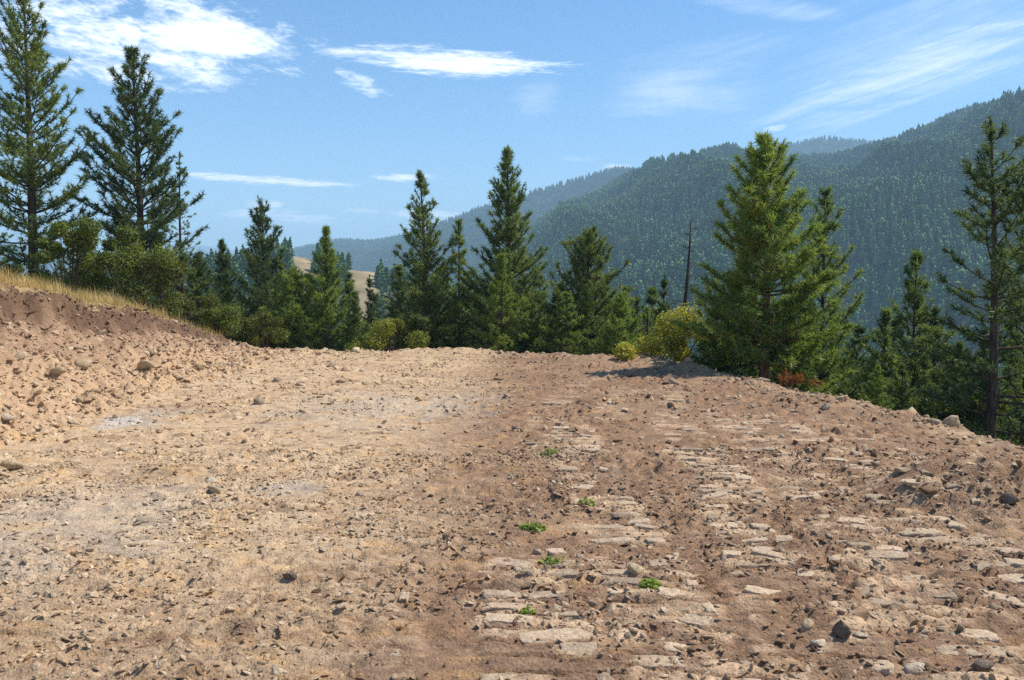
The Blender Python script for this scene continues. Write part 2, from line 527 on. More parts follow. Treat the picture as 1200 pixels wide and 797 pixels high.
M_bark = bark_material('dark_bark', (0.035, 0.026, 0.020), (0.11, 0.080, 0.060))
M_bark_red = bark_material('red_bark', (0.06, 0.030, 0.020), (0.26, 0.125, 0.070))
M_bark_gray = bark_material('weathered_wood', (0.09, 0.075, 0.065), (0.26, 0.225, 0.195))

# ------------------------------------------------------------------ ground sheet
GX = np.concatenate([-np.geomspace(6.0, 0.66, 46)[:-1], np.linspace(-0.66, 0.66, 640), np.geomspace(0.66, 6.0, 46)[1:]])
yr = [2.2]
while yr[-1] < 33: yr.append(yr[-1] * 1.0043)
GY = np.concatenate([np.linspace(-60, -2, 16), np.linspace(-1.5, 2.1, 24), yr, np.geomspace(34, 9000, 80)])
gyy, gss = np.meshgrid(GY, GX, indexing='ij')
gg = np.where(gyy > 0, gyy, 0) + 4.0
gx = (gss * gg).ravel(); gy = gyy.ravel()
gzv, info = ground_z(gx, gy, True, True)


def lerp3(a, b, w): return a + (np.asarray(b) - a) * w[:, None]


def ground_colour(x, y, I):
    n1 = fbm(x * 0.45, y * 0.6, 4, 401); n2 = fbm(x * 1.6, y * 2.2, 4, 411); n3 = fbm(x * 0.25, y * 0.4, 3, 421); n4 = fbm(x * 6, y * 7, 3, 431)
    c = np.tile(np.array([0.52, 0.405, 0.275]), (len(x), 1))                       # tan crushed rock
    bx = x + 0.9 * fbm(x * 0.35, y * 0.35, 3, 471) + 0.9 * ss(6.5, 3.5, y)
    brown = np.maximum(ss(-1.6, 0.3, bx), 0.45 * ss(6.0, 4.2, y + 0.8 * n1))
    c = lerp3(c, (0.225, 0.142, 0.095), np.clip(brown * 0.92 + 0.30 * n2 * brown, 0, 1))
    c = lerp3(c, (0.275, 0.182, 0.122), (0.40 + 0.35 * I['right']) * ss(0.0, 0.45, n1 + 0.25 * n2))
    c = lerp3(c, (0.52, 0.345, 0.165), 0.55 * ss(0.12, 0.5, n2 - 0.2 * n1) * (1 - 0.6 * I['right']))
    c = lerp3(c, (0.48, 0.37, 0.25), (0.55 - 0.35 * brown) * ss(0.10, 0.4, n3 + 0.4 * n2))
    st1 = fbm(x * 1.3, y * 4.2, 4, 451, 0.6); st2 = fbm(x * 2.6 + 9, y * 6.5, 4, 461, 0.6)
    c = lerp3(c, (0.50, 0.325, 0.155), 0.55 * ss(0.06, 0.38, st2) * (1 - 0.55 * I['right']))
    c = lerp3(c, (0.215, 0.135, 0.088), 0.62 * ss(0.05, 0.40, st1))
    c = lerp3(c, (0.60, 0.475, 0.33), 0.45 * ss(0.10, 0.42, -st2 + 0.2 * n4) * (1 - 0.6 * brown))
    # grey clay where the cut went through a bluish seam
    for cx, cy, rx, ry, w in ((-5.3, 12.2, 0.55, 0.9, 1.0), (-2.3, 13.5, 1.6, 2.2, 0.65), (-3.3, 6.4, 1.1, 1.2, 0.75), (-0.9, 14.0, 0.9, 2.0, 0.5),
                              (-2.0, 7.6, 0.35, 0.35, 0.9), (-3.6, 5.2, 0.9, 0.6, 0.5)):
        q = ((x - cx) / rx) ** 2 + ((y - cy) / ry) ** 2
        c = lerp3(c, (0.43, 0.39, 0.335), 0.85 * w * ss(1.6, -0.6, q + 1.5 * n2 + 0.9 * n4))
    q = ((x + 5.5) / 0.3) ** 2 + ((y - 11.9) / 0.6) ** 2
    c = lerp3(c, (0.54, 0.52, 0.485), 0.8 * ss(1.3, 0.0, q + 1.6 * n2 + 0.9 * n4))
    if I['tm'] is not None:
        c = lerp3(c, (0.54, 0.415, 0.285), 0.85 * I['tm'] * ss(0.6, 0.95, I['th']) * ss(-0.28, 0.35, n2 + 0.5 * n4 + 0.35 * st1))
    c = lerp3(c, (0.45, 0.35, 0.235), 0.7 * np.exp(-((I['e'] + 0.4) / 1.0) ** 2) * ss(-0.3, 0.2, n2))        # rubble along the rim
    # the cut bank: tan rubble below, brown subsoil above, dark root mat plus painted shade at the lip
    fc = np.tile(np.array([0.46, 0.335, 0.22]), (len(x), 1))
    fc = lerp3(fc, (0.30, 0.205, 0.140), 0.85 * ss(0.40, 0.75, I['t'] + 0.30 * n1 + 0.25 * n2))
    fc = lerp3(fc, (0.44, 0.31, 0.20), 0.6 * ss(0.1, 0.45, fbm(x * 1.2 + 5, y * 2.5, 3, 441)))
    fc = lerp3(fc, (0.53, 0.35, 0.17), 0.7 * ss(0.15, 0.45, n2) * ss(0.6, 0.3, I['t']))
    fc = lerp3(fc, (0.125, 0.080, 0.055), 0.9 * ss(0.80, 0.90, I['tw'] + 0.16 * n2 + 0.10 * n1))  # root-mat brown, the band widened to paint in shadow under the lip
    c = lerp3(c, (0, 0, 0), I['inb'] * 0.0)
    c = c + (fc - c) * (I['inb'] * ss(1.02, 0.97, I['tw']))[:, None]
    tc_ = np.tile(np.array([0.34, 0.26, 0.14]), (len(x), 1))
    tc_ = lerp3(tc_, (0.16, 0.12, 0.07), ss(0.0, 0.5, n1))
    tc_ = lerp3(tc_, (0.50, 0.27, 0.11), ss(1.6, 0.3, ((x + 10.2) / 0.8) ** 2 + ((y - 16.6) / 1.3) ** 2 + n2))
    c = c + (tc_ - c) * I['top'][:, None]
    # needle litter and low green down the slope
    lit = np.tile(np.array([0.12, 0.085, 0.048]), (len(x), 1))
    lit = lerp3(lit, (0.07, 0.085, 0.035), ss(-0.1, 0.4, n1))
    c = c + (lit - c) * ss(0.7, 2.2, I['e'])[:, None]
    return np.clip(c * np.array([1.07, 0.975, 0.87]) * (1 + 0.22 * n4 + 0.10 * n2)[:, None], 0.01, 0.9)


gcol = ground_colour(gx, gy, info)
nr, nc = len(GY), len(GX)
idx = np.arange(nr * nc).reshape(nr, nc)
gf = np.stack([idx[:-1, :-1], idx[:-1, 1:], idx[1:, 1:], idx[1:, :-1]], -1).reshape(-1, 4)
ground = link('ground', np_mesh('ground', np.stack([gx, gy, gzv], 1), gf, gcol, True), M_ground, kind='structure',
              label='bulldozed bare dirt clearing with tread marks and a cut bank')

# ------------------------------------------------------------------ distant hills
HILLS = {}


def hill(name, prof, D, yf, yb, zb, colr, label, fold=0.10, fseed=0, a_pad=0.0, na=220, ny=120):
    P = np.array(prof, float)
    pxs = P[:, 0]
    zc = []
    az = []
    for px, py in P:
        d = ray(px, py); az.append(d[0] / d[1]); zc.append(CAM_H + d[2] / d[1] * D)
    az = np.array(az); zc = np.array(zc)

    def hz(a, y):
        # smooth interpolation of the crest
        c = np.interp(a, az, zc)
        w = (az[-1] - az[0]) / len(az) * 0.25
        c = 0.25 * np.interp(a - w, az, zc) + 0.5 * c + 0.25 * np.interp(a + w, az, zc)
        x = a * y
        tfr = np.clip((y - yf) / (D - yf), 0, 1); tbk = np.clip((y - D) / (yb - D), 0, 1)
        s = np.where(y <= D, 1 - (1 - tfr) ** 1.25, 1 - 0.8 * tbk ** 1.4)
        hgt = (c - zb)
        k = 1.0 / (D * 0.16)
        n = fbm(x * k, y * k * 0.7, 4, 500 + fseed)
        rid = 1 - 2 * np.abs(perlin(x * k * 1.4 + 0.3 * n, y * k * 0.35, 520 + fseed))
        damp = np.where(y <= D, np.sin(np.pi * np.clip(tfr, 0, 1)) ** 0.8, 0.0)
        z = zb + hgt * s + np.clip(hgt, 0, None) * fold * damp * (n + 0.7 * rid)
        return z + D * 0.0012 * fbm(x * k * 6, y * k * 6, 2, 540 + fseed)
    A = np.linspace(az[0], az[-1], na); Yv = np.concatenate([np.linspace(yf, D, ny), np.linspace(D, yb, ny // 3)[1:]])
    yy, aa = np.meshgrid(Yv, A, indexing='ij')
    x = (aa * yy).ravel(); y = yy.ravel(); z = hz(aa.ravel(), y)
    ix = np.arange(len(Yv) * na).reshape(len(Yv), na)
    f = np.stack([ix[:-1, :-1], ix[:-1, 1:], ix[1:, 1:], ix[1:, :-1]], -1).reshape(-1, 4)
    n = fbm(x / D * 25, y / D * 25, 4, 560 + fseed)
    cc = np.clip(np.array(colr)[None] * (1 + 0.6 * n)[:, None], 0.01, 1)
    if name == 'grassy_knoll':
        dry = np.maximum(ss(0.020, 0.012, np.abs(x / y + 0.1745)) * ss(270, 300, y), ss(0.015, 0.009, np.abs(x / y + 0.246)) * ss(300, 330, y))
        cc = cc * (1 - dry[:, None]) + (np.array([0.30, 0.235, 0.135])[None] * (1 + 0.9 * n)[:, None]) * dry[:, None]
    m, t, out = new_mat(name + '_soil')
    c = nnode(t, 'ShaderNodeAttribute', attribute_name='tint').outputs['Color']
    p = nnode(t, 'ShaderNodeBsdfPrincipled', i_Roughness=1.0); p.inputs['Specular IOR Level'].default_value = 0.05
    t.links.new(c, p.inputs['Base Color']); t.links.new(p.outputs[0], out.inputs['Surface'])
    o = link(name, np_mesh(name, np.stack([x, y, z], 1), f, cc, True), m, kind='structure', label=label)
    HILLS[name] = (hz, az, D, yf, yb)
    return o


hill('forested_hill', [(480, 372), (540, 340), (590, 300), (640, 264), (690, 240), (730, 219), (765, 206), (800, 197), (850, 192), (900, 196), (950, 199),
                       (1000, 193), (1040, 181), (1070, 171), (1100, 160), (1150, 146), (1200, 130), (1260, 124), (1340, 130), (1500, 140)],
     1500, 330, 2100, -92, (0.045, 0.052, 0.026), 'dark forested hillside rising to the right across the valley', 0.16, 1)
hill('middle_ridge', [(330, 335), (390, 318), (430, 302), (470, 286), (520, 264), (560, 249), (600, 237), (640, 224), (700, 206), (730, 201), (770, 204), (800, 213),
                      (850, 236), (900, 270)],
     2300, 1600, 3000, -80, (0.05, 0.06, 0.035), 'blue-green wooded ridge with a rounded top behind the nearer hillside', 0.12, 2)
hill('distant_peak', [(740, 240), (790, 214), (850, 194), (880, 186), (910, 175), (940, 167), (970, 164), (1000, 168), (1030, 171), (1060, 176), (1110, 192), (1200, 225)],
     2750, 2250, 3400, -60, (0.05, 0.06, 0.04), 'hazy blue rounded peak above the dark hillside', 0.10, 3)
hill('valley_ridge', [(120, 335), (250, 325), (310, 312), (345, 297), (370, 291), (400, 285), (425, 288), (445, 286), (480, 279), (530, 276), (600, 290)],
     2900, 1500, 3800, -90, (0.05, 0.06, 0.035), 'low dark wooded ridge closing the valley', 0.10, 4)
hill('left_ridge', [(-260, 250), (-120, 262), (-40, 272), (0, 283), (20, 292), (45, 301), (110, 309), (200, 318), (280, 330)],
     3600, 2400, 4600, -90, (0.05, 0.06, 0.04), 'hazy blue ridge at the left edge behind the pines', 0.10, 5)
hill('far_mountains', [(60, 305), (150, 297), (205, 292), (238, 287), (262, 292), (290, 296), (330, 290), (350, 292), (390, 298), (450, 306), (560, 318)],
     7000, 5500, 8300, -100, (0.09, 0.10, 0.09), 'pale blue mountains far down the valley', 0.12, 6)
hill('grassy_knoll', [(80, 338), (200, 326), (290, 308), (325, 300), (345, 299), (365, 305), (390, 313), (412, 317), (440, 319), (465, 330), (520, 352), (600, 380)],
     360, 170, 520, -75, (0.10, 0.10, 0.05), 'dry tan grass knoll showing between the trees', 0.06, 7, na=120, ny=60)


# ------------------------------------------------------------------ far woods (instanced low conifers)
def conifer_low(name, tiers, pts, seed, round_=False):
    r_ = np.random.default_rng(seed)
    V, Fc, C = [], [], []
    def add_ring(rad, z, jit):
        b = len(V)
        for k in range(pts):
            a = 2 * math.pi * k / pts + r_.uniform(-0.2, 0.2)
            rr = rad * (1 + r_.uniform(-jit, jit))
            V.append((rr * math.cos(a), rr * math.sin(a), z + r_.uniform(-0.02, 0.02)))
        return b
    for i in range(tiers):
        f0 = 0.10 + 0.9 * i / tiers
        f1 = min(1.0, f0 + 1.55 / tiers)
        rad = 0.21 * (1 - f0) ** (0.45 if round_ else 0.85) + 0.015
        b = add_ring(rad, f0 - 0.01, 0.38)
        V.append((r_.uniform(-.01, .01), r_.uniform(-.01, .01), f1)); tip = len(V) - 1
        for k in range(pts): Fc.append((b + k, b + (k + 1) % pts, tip))
        V.append((0, 0, f0 + 0.04)); c0 = len(V) - 1
        for k in range(pts): Fc.append((b + (k + 1) % pts, b + k, c0))
    V = np.array(V); C = np.tile(np.array([0.118, 0.195, 0.068]) if not round_ else np.array([0.150, 0.200, 0.060]), (len(V), 1))
    C *= (1 + r_.uniform(-0.25, 0.25, len(V)))[:, None]
    me = np_mesh(name, V, np.array(Fc), C)
    me.materials.append(M_far)
    return bpy.data.objects.new(name, me)


PROTO_C = [conifer_low('conifer_shape', 6, 7, 1), conifer_low('conifer_shape', 7, 7, 2), conifer_low('conifer_shape', 5, 8, 3), conifer_low('broadleaf_shape', 4, 8, 4, True)]


def instancer(name, protos, pts, scale, rot, pick, tint=None, **tags):
    """points carrying scale / rotation / pick attributes; geometry nodes put a shared shape on each"""
    me = bpy.data.meshes.new(name)
    pts = np.asarray(pts, np.float32)
    me.vertices.add(len(pts)); me.vertices.foreach_set('co', pts.ravel())
    a = me.attributes.new('scl', 'FLOAT_VECTOR', 'POINT'); a.data.foreach_set('vector', np.asarray(scale, np.float32).ravel())
    a = me.attributes.new('rot', 'FLOAT_VECTOR', 'POINT'); a.data.foreach_set('vector', np.asarray(rot, np.float32).ravel())
    a = me.attributes.new('pick', 'INT', 'POINT'); a.data.foreach_set('value', np.asarray(pick, np.int32))
    if tint is not None:
        a = me.attributes.new('ptint', 'FLOAT_COLOR', 'POINT')
        c = np.ones((len(pts), 4), np.float32); c[:, :3] = tint; a.data.foreach_set('color', c.ravel())
    o = link(name, me, None, **tags)
    ng = bpy.data.node_groups.new(name + '_scatter', 'GeometryNodeTree')
    ng.interface.new_socket('Geometry', in_out='INPUT', socket_type='NodeSocketGeometry')
    ng.interface.new_socket('Geometry', in_out='OUTPUT', socket_type='NodeSocketGeometry')
    gi = ng.nodes.new('NodeGroupInput'); go = ng.nodes.new('NodeGroupOutput')
    iop = ng.nodes.new('GeometryNodeInstanceOnPoints')
    gti = ng.nodes.new('GeometryNodeGeometryToInstance')
    for pr in reversed(protos):
        oi = ng.nodes.new('GeometryNodeObjectInfo'); oi.inputs['Object'].default_value = pr
        ng.links.new(oi.outputs['Geometry'], gti.inputs[0])
    def attr(nm, ty):
        n = ng.nodes.new('GeometryNodeInputNamedAttribute'); n.data_type = ty; n.inputs['Name'].default_value = nm
        return n.outputs['Attribute']
    ng.links.new(gi.outputs[0], iop.inputs['Points'])
    ng.links.new(gti.outputs[0], iop.inputs['Instance'])
    iop.inputs['Pick Instance'].default_value = True
    ng.links.new(attr('pick', 'INT'), iop.inputs['Instance Index'])
    e2r = ng.nodes.new('FunctionNodeEulerToRotation')
    ng.links.new(attr('rot', 'FLOAT_VECTOR'), e2r.inputs[0])
    ng.links.new(e2r.outputs[0], iop.inputs['Rotation'])
    ng.links.new(attr('scl', 'FLOAT_VECTOR'), iop.inputs['Scale'])
    ng.links.new(iop.outputs[0], go.inputs[0])
    md = o.modifiers.new('scatter', 'NODES'); md.node_group = ng
    return o


def woods(name, hname, y0, y1, sp, hmin, hmax, label, keep=None, broad=0.0, seed=0):
    r_ = np.random.default_rng(900 + seed)
    hz, az, D, yf, yb = HILLS[hname]
    amax = 0.72
    pts = []
    y = y0
    while y < y1:
        a0, a1 = max(az[0], -amax), min(az[-1], amax)
        n = int((a1 - a0) * y / sp)
        a = r_.uniform(a0, a1, n)
        pts.append(np.stack([a, y + r_.uniform(-1.5, 1.5, n) * sp], 1)); y += sp
    P = np.concatenate(pts)
    z = hz(P[:, 0], P[:, 1])
    x = P[:, 0] * P[:, 1]; yv = P[:, 1]
    dens = fbm(x / 140, yv / 140, 3, 910 + seed)
    ok = r_.uniform(0, 1, len(x)) < np.clip(0.93 + 0.9 * dens, 0.35, 1)
    if keep is not None: ok &= keep(x, yv, dens)
    x, yv, z = x[ok], yv[ok], z[ok]
    n = len(x)
    h = r_.uniform(hmin, hmax, n) * (1 + 0.25 * fbm(x / 60, yv / 60, 2, 920 + seed))
    wd = r_.uniform(0.8, 1.35, n)
    rot = np.stack([r_.normal(0, 0.03, n), r_.normal(0, 0.03, n), r_.uniform(0, 6.28, n)], 1)
    bmask = r_.uniform(0, 1, n) < broad * (1 + 2 * fbm(x / 90, yv / 90, 2, 930 + seed))
    pick = np.where(bmask, 3, r_.integers(0, 3, n))
    h = np.where(bmask, h * 0.62, h); wd = np.where(bmask, wd * 1.9, wd)
    return instancer(name, PROTO_C, np.stack([x, yv, z - 0.3], 1), np.stack([h * wd, h * wd, h], 1), rot, pick, label=label, cat='forest', kind='stuff')


woods('forest', 'forested_hill', 340, 1560, 6.0, 11, 18, 'dense conifer forest covering the near hillside', broad=0.10, seed=1)
woods('forest', 'middle_ridge', 1620, 2340, 9, 13, 19, 'hazy conifer forest covering the middle ridge', seed=2)
woods('forest', 'distant_peak', 2270, 2800, 10, 13, 19, 'blue-grey conifer forest on the distant peak', seed=3)
woods('forest', 'valley_ridge', 1700, 2950, 11, 14, 21, 'dark conifer forest on the low ridge closing the valley', seed=4)
woods('forest', 'left_ridge', 2500, 3650, 15, 15, 22, 'hazy conifer forest on the ridge at the left edge', seed=5)
woods('forest', 'grassy_knoll', 180, 480, 4.0, 5, 10, 'scattered conifers on the dry grassy knoll', keep=lambda x, y, d: ~((np.abs(x / y + 0.1745) < 0.015) & (y > 275) & (d > -0.25)) & ~((np.abs(x / y + 0.246) < 0.011) & (y > 305)), seed=6)


def slope_woods():
    r_ = np.random.default_rng(77)
    n = 5200
    y = r_.uniform(62, 420, n); a = r_.uniform(-0.75, 0.75, n); x = a * y
    z = ground_z(x, y, False)
    h = r_.uniform(6, 13, n)
    top = CAM_H + (330 - 322) / F * y
    h = np.minimum(h, np.maximum(3.5, top - z))
    wd = r_.uniform(0.8, 1.4, n)
    rot = np.stack([r_.normal(0, 0.03, n), r_.normal(0, 0.03, n), r_.uniform(0, 6.28, n)], 1)
    pick = np.where(r_.uniform(0, 1, n) < 0.25, 3, r_.integers(0, 3, n))
    wd = np.where(pick == 3, wd * 1.6, wd)
    instancer('forest', PROTO_C, np.stack([x, y, z - 0.2], 1), np.stack([h * wd, h * wd, h], 1), rot, pick,
              label='mixed woods filling the slope and valley floor below the clearing', cat='forest', kind='stuff')


slope_woods()


# ------------------------------------------------------------------ trees
def tube(pts, rad, sides, V, Fc, cap=True):
    """append a tapering tube to vertex / quad lists"""
    pts = np.asarray(pts, float); n = len(pts)
    b = sum(len(a) for a in V)
    tan = np.gradient(pts, axis=0); tan /= np.linalg.norm(tan, axis=1)[:, None] + 1e-9
    ref = np.where(np.abs(tan[:, 2:3]) > 0.9, np.array([[1.0, 0, 0]]), np.array([[0, 0, 1.0]]))
    s1 = np.cross(tan, ref); s1 /= np.linalg.norm(s1, axis=1)[:, None] + 1e-9
    s2 = np.cross(tan, s1)
    ang = np.arange(sides) / sides * 2 * np.pi
    ring = pts[:, None, :] + np.asarray(rad)[:, None, None] * (np.cos(ang)[None, :, None] * s1[:, None, :] + np.sin(ang)[None, :, None] * s2[:, None, :])
    V.append(ring.reshape(-1, 3))
    i = np.arange(n - 1)[:, None] * sides; k = np.arange(sides)[None]; k2 = (k + 1) % sides
    Fc.append((np.stack([i + k, i + k2, i + sides + k2, i + sides + k], -1).reshape(-1, 4) + b))


def needles(P, Dv, size, tone, n, r_, width=0.0125, spread=0.85):
    """brush-like tufts: n narrow blades round every shoot"""
    m = len(P)
    P = np.repeat(P, n, 0); Dv = np.repeat(Dv, n, 0); sz = np.repeat(size, n) * r_.uniform(0.65, 1.12, m * n)
    rv = r_.normal(0, 1, (m * n, 3)); rv /= np.linalg.norm(rv, axis=1)[:, None]
    d = Dv * 0.75 + rv * spread; d /= np.linalg.norm(d, axis=1)[:, None]
    b0 = P - Dv * (r_.uniform(0, 0.9, m * n) * np.repeat(size, n))[:, None]
    tip = b0 + d * sz[:, None]
    tip[:, 2] -= 0.10 * sz
    sd = np.cross(d, r_.normal(0, 1, (m * n, 3))); sd /= np.linalg.norm(sd, axis=1)[:, None] + 1e-9
    w = (width * r_.uniform(0.7, 1.3, m * n))[:, None]
    V = np.stack([b0 - sd * w, b0 + sd * w, tip], 1).reshape(-1, 3)
    c = np.repeat(tone, n, 0) * r_.uniform(0.8, 1.2, (m * n, 1))
    return V, np.repeat(c, 3, 0)


def pine_data(H, rad, cb, p=0.75, whorls=26, per=5, tuft=0.19, nn=26, tones=((0.050, 0.082, 0.030), (0.085, 0.118, 0.036)), trunk_r=0.11, seed=0, droop=0.0,
              sparse=0.0, wob=0.06, dead=0.3, twig=0.24, up0=13.0, up1=64.0, width=0.0125, bulge=0.0, asym=0.0):
    r_ = np.random.default_rng(1000 + seed)
    V, Fc = [], []
    zs = np.linspace(0, 1, 14)
    wx, wy = r_.normal(0, wob, 2), r_.normal(0, wob, 2)
    def axis(f):
        f = np.asarray(f, float)
        return np.stack([wx[0] * np.sin(f * 3.1) + wx[1] * f * f * 1.2, wy[0] * np.sin(f * 2.6) + wy[1] * f * f * 1.2, f * H], -1)
    tr = trunk_r * (1 - zs) ** 0.8 + 0.008
    tr[0] *= 1.25
    tp = axis(zs); tp[0, 2] = -0.35
    tube(tp, tr, 9, V, Fc)
    TP, TD, TS, TC = [], [], [], []
    t0, t1 = np.array(tones[0]), np.array(tones[1])
    fs = cb + (0.985 - cb) * (np.arange(whorls) + r_.uniform(-0.3, 0.3, whorls)) / (whorls - 0.5) + r_.normal(0, 0.006, whorls)
    heavy = r_.uniform(0, 2 * math.pi)
    for f in fs:
        f = min(max(f, 0.02), 0.99)
        g = (f - cb) / (1 - cb)
        env = (1 - max(g, 0)) ** p * (1 + bulge * math.sin(math.pi * max(g, 0)))
        if g < 0.12: env *= 0.72 + 0.28 * g / 0.12
        k = per if g < 0.8 else max(3, per - 1)
        a0 = r_.uniform(0, 6.28)
        for j in range(k):
            if r_.uniform() < sparse: continue
            az = a0 + 6.283 * j / k + r_.normal(0, 0.28)
            L = 1.17 * rad * env * r_.uniform(0.45, 1.14) * (1 + asym * math.cos(az - heavy)) + 0.10 * (1 - g)
            if L < 0.07: L = 0.07
            el = R(up0 + (up1 - up0) * max(g, 0) ** 1.3 + r_.normal(0, 7))
            o = axis(f); ns = 7
            s = np.linspace(0, 1, ns)
            hd = np.array([math.cos(az), math.sin(az), 0])
            bend = L * (0.24 * s ** 2.2 - droop * np.sin(s * math.pi) * 0.5 - droop * s * 0.3)
            pts = o + hd * (s * L * math.cos(el))[:, None]
            pts[:, 2] += s * L * math.sin(el) + bend
            lat = np.array([-hd[1], hd[0], 0]); pts += lat * (L * 0.06 * r_.normal() * s ** 2)[:, None]
            br = max(0.006, 0.018 * (L / 1.2) ** 0.8)
            tube(pts, br * (1 - 0.8 * s) + 0.003, 4, V, Fc)
            ntw = max(1, int(L * 0.8 / twig))
            tone_b = r_.uniform(0, 1)
            def put(pos, d, sc=1.0):
                w = np.clip(0.55 * tone_b + 0.45 * r_.uniform(0, 1), 0, 1)
                TP.append(pos); TD.append(d / (np.linalg.norm(d) + 1e-9)); TS.append(tuft * sc * r_.uniform(0.8, 1.15)); TC.append(t0 + (t1 - t0) * w)
            put(pts[-1], pts[-1] - pts[-2])
            for q in range(ntw):
                sp = 0.22 + 0.76 * (q + r_.uniform(0, 0.8)) / ntw
                if sp > 0.97: sp = 0.97
                i = min(int(sp * (ns - 1)), ns - 2); w = sp * (ns - 1) - i
                c = pts[i] * (1 - w) + pts[i + 1] * w
                fw = pts[i + 1] - pts[i]; fw = fw / (np.linalg.norm(fw) + 1e-9)
                for sgn in (-1, 1):
                    if r_.uniform() < 0.12: continue
                    l2 = min(0.75, (0.30 * L * (1.15 - sp) + 0.10)) * r_.uniform(0.55, 1.15)
                    d = fw * 0.75 + lat * sgn * 0.75 + np.array([0, 0, r_.uniform(-0.05, 0.75)]); d /= np.linalg.norm(d)
                    e = c + d * l2
                    tube([c, (c + e) / 2 + np.array([0, 0, -0.02 * l2]), e], [0.006, 0.005, 0.003], 3, V, Fc)
                    put(e, d)
                    if l2 > 0.26: put(c + d * l2 * 0.5, d * 0.5 + lat * sgn * 0.3 + np.array([0, 0, 0.4]), 0.9)
                if sp > 0.45: put(c + np.array([0, 0, 0.03]), fw + np.array([0, 0, 0.5]), 0.85)
    # leader
    for q in range(5):
        put(axis(0.955 + 0.045 * q / 4) + r_.normal(0, 0.015, 3), np.array([r_.normal(0, .25), r_.normal(0, .25), 1.0]), 0.75)
    # dead lower stubs
    for q in range(int(dead * 18)):
        f = r_.uniform(0.04, max(cb, 0.12)); az = r_.uniform(0, 6.28); L = rad * r_.uniform(0.2, 0.6)
        o = axis(f); d = np.array([math.cos(az), math.sin(az), r_.uniform(-0.25, 0.15)])
        tube([o, o + d * L * 0.5, o + d * L + np.array([0, 0, -0.08 * L])], [0.012, 0.008, 0.003], 4, V, Fc)
    nv, ncl = needles(np.array(TP), np.array(TD), np.array(TS), np.array(TC), nn, r_, width)
    return (np.concatenate(V), np.concatenate(Fc)), (nv, ncl)


def pine_meshes(name, **kw):
    (tv, tf), (nv, ncl) = pine_data(**kw)
    t = np_mesh('trunk', tv, tf, None, True)
    c = np_mesh('crown', nv, np.arange(len(nv)).reshape(-1, 3), ncl)
    return t, c


def plant_pine(px, top, D, label, group=None, bark=None, name='pine_tree', meshes=None, meshH=None, rotz=0.0, zoff=0.0, **kw):
    """a pine whose foot stands on the ground at distance D in the direction of photo column px"""
    d = ray(px, 330.0); x, y = d[0] / d[1] * D, D
    zb = float(ground_z([x], [y], False)[0]) + zoff
    dt = ray(px, top); ztop = CAM_H + dt[2] / dt[1] * D
    H = ztop - zb
    e = link(name, None, loc=(x, y, zb), label=label, cat='tree', group=group)
    e.rotation_euler = (0, 0, rotz)
    if meshes is None:
        tm, cm = pine_meshes(name, H=H, **kw); s = 1.0
    else:
        tm, cm = meshes; s = H / meshH
    a = link('trunk', tm, bark or M_bark, e); b = link('crown', cm, M_needle, e)
    if s != 1.0: e.scale = (s * kw.get('fat', 1.0), s * kw.get('fat', 1.0), s)
    return e


DARK = ((0.060, 0.105, 0.046), (0.150, 0.205, 0.068))
MID = ((0.080, 0.135, 0.046), (0.260, 0.315, 0.080))
BRIGHT = ((0.110, 0.185, 0.046), (0.320, 0.400, 0.085))
YELLOW = ((0.075, 0.100, 0.030), (0.150, 0.165, 0.045))
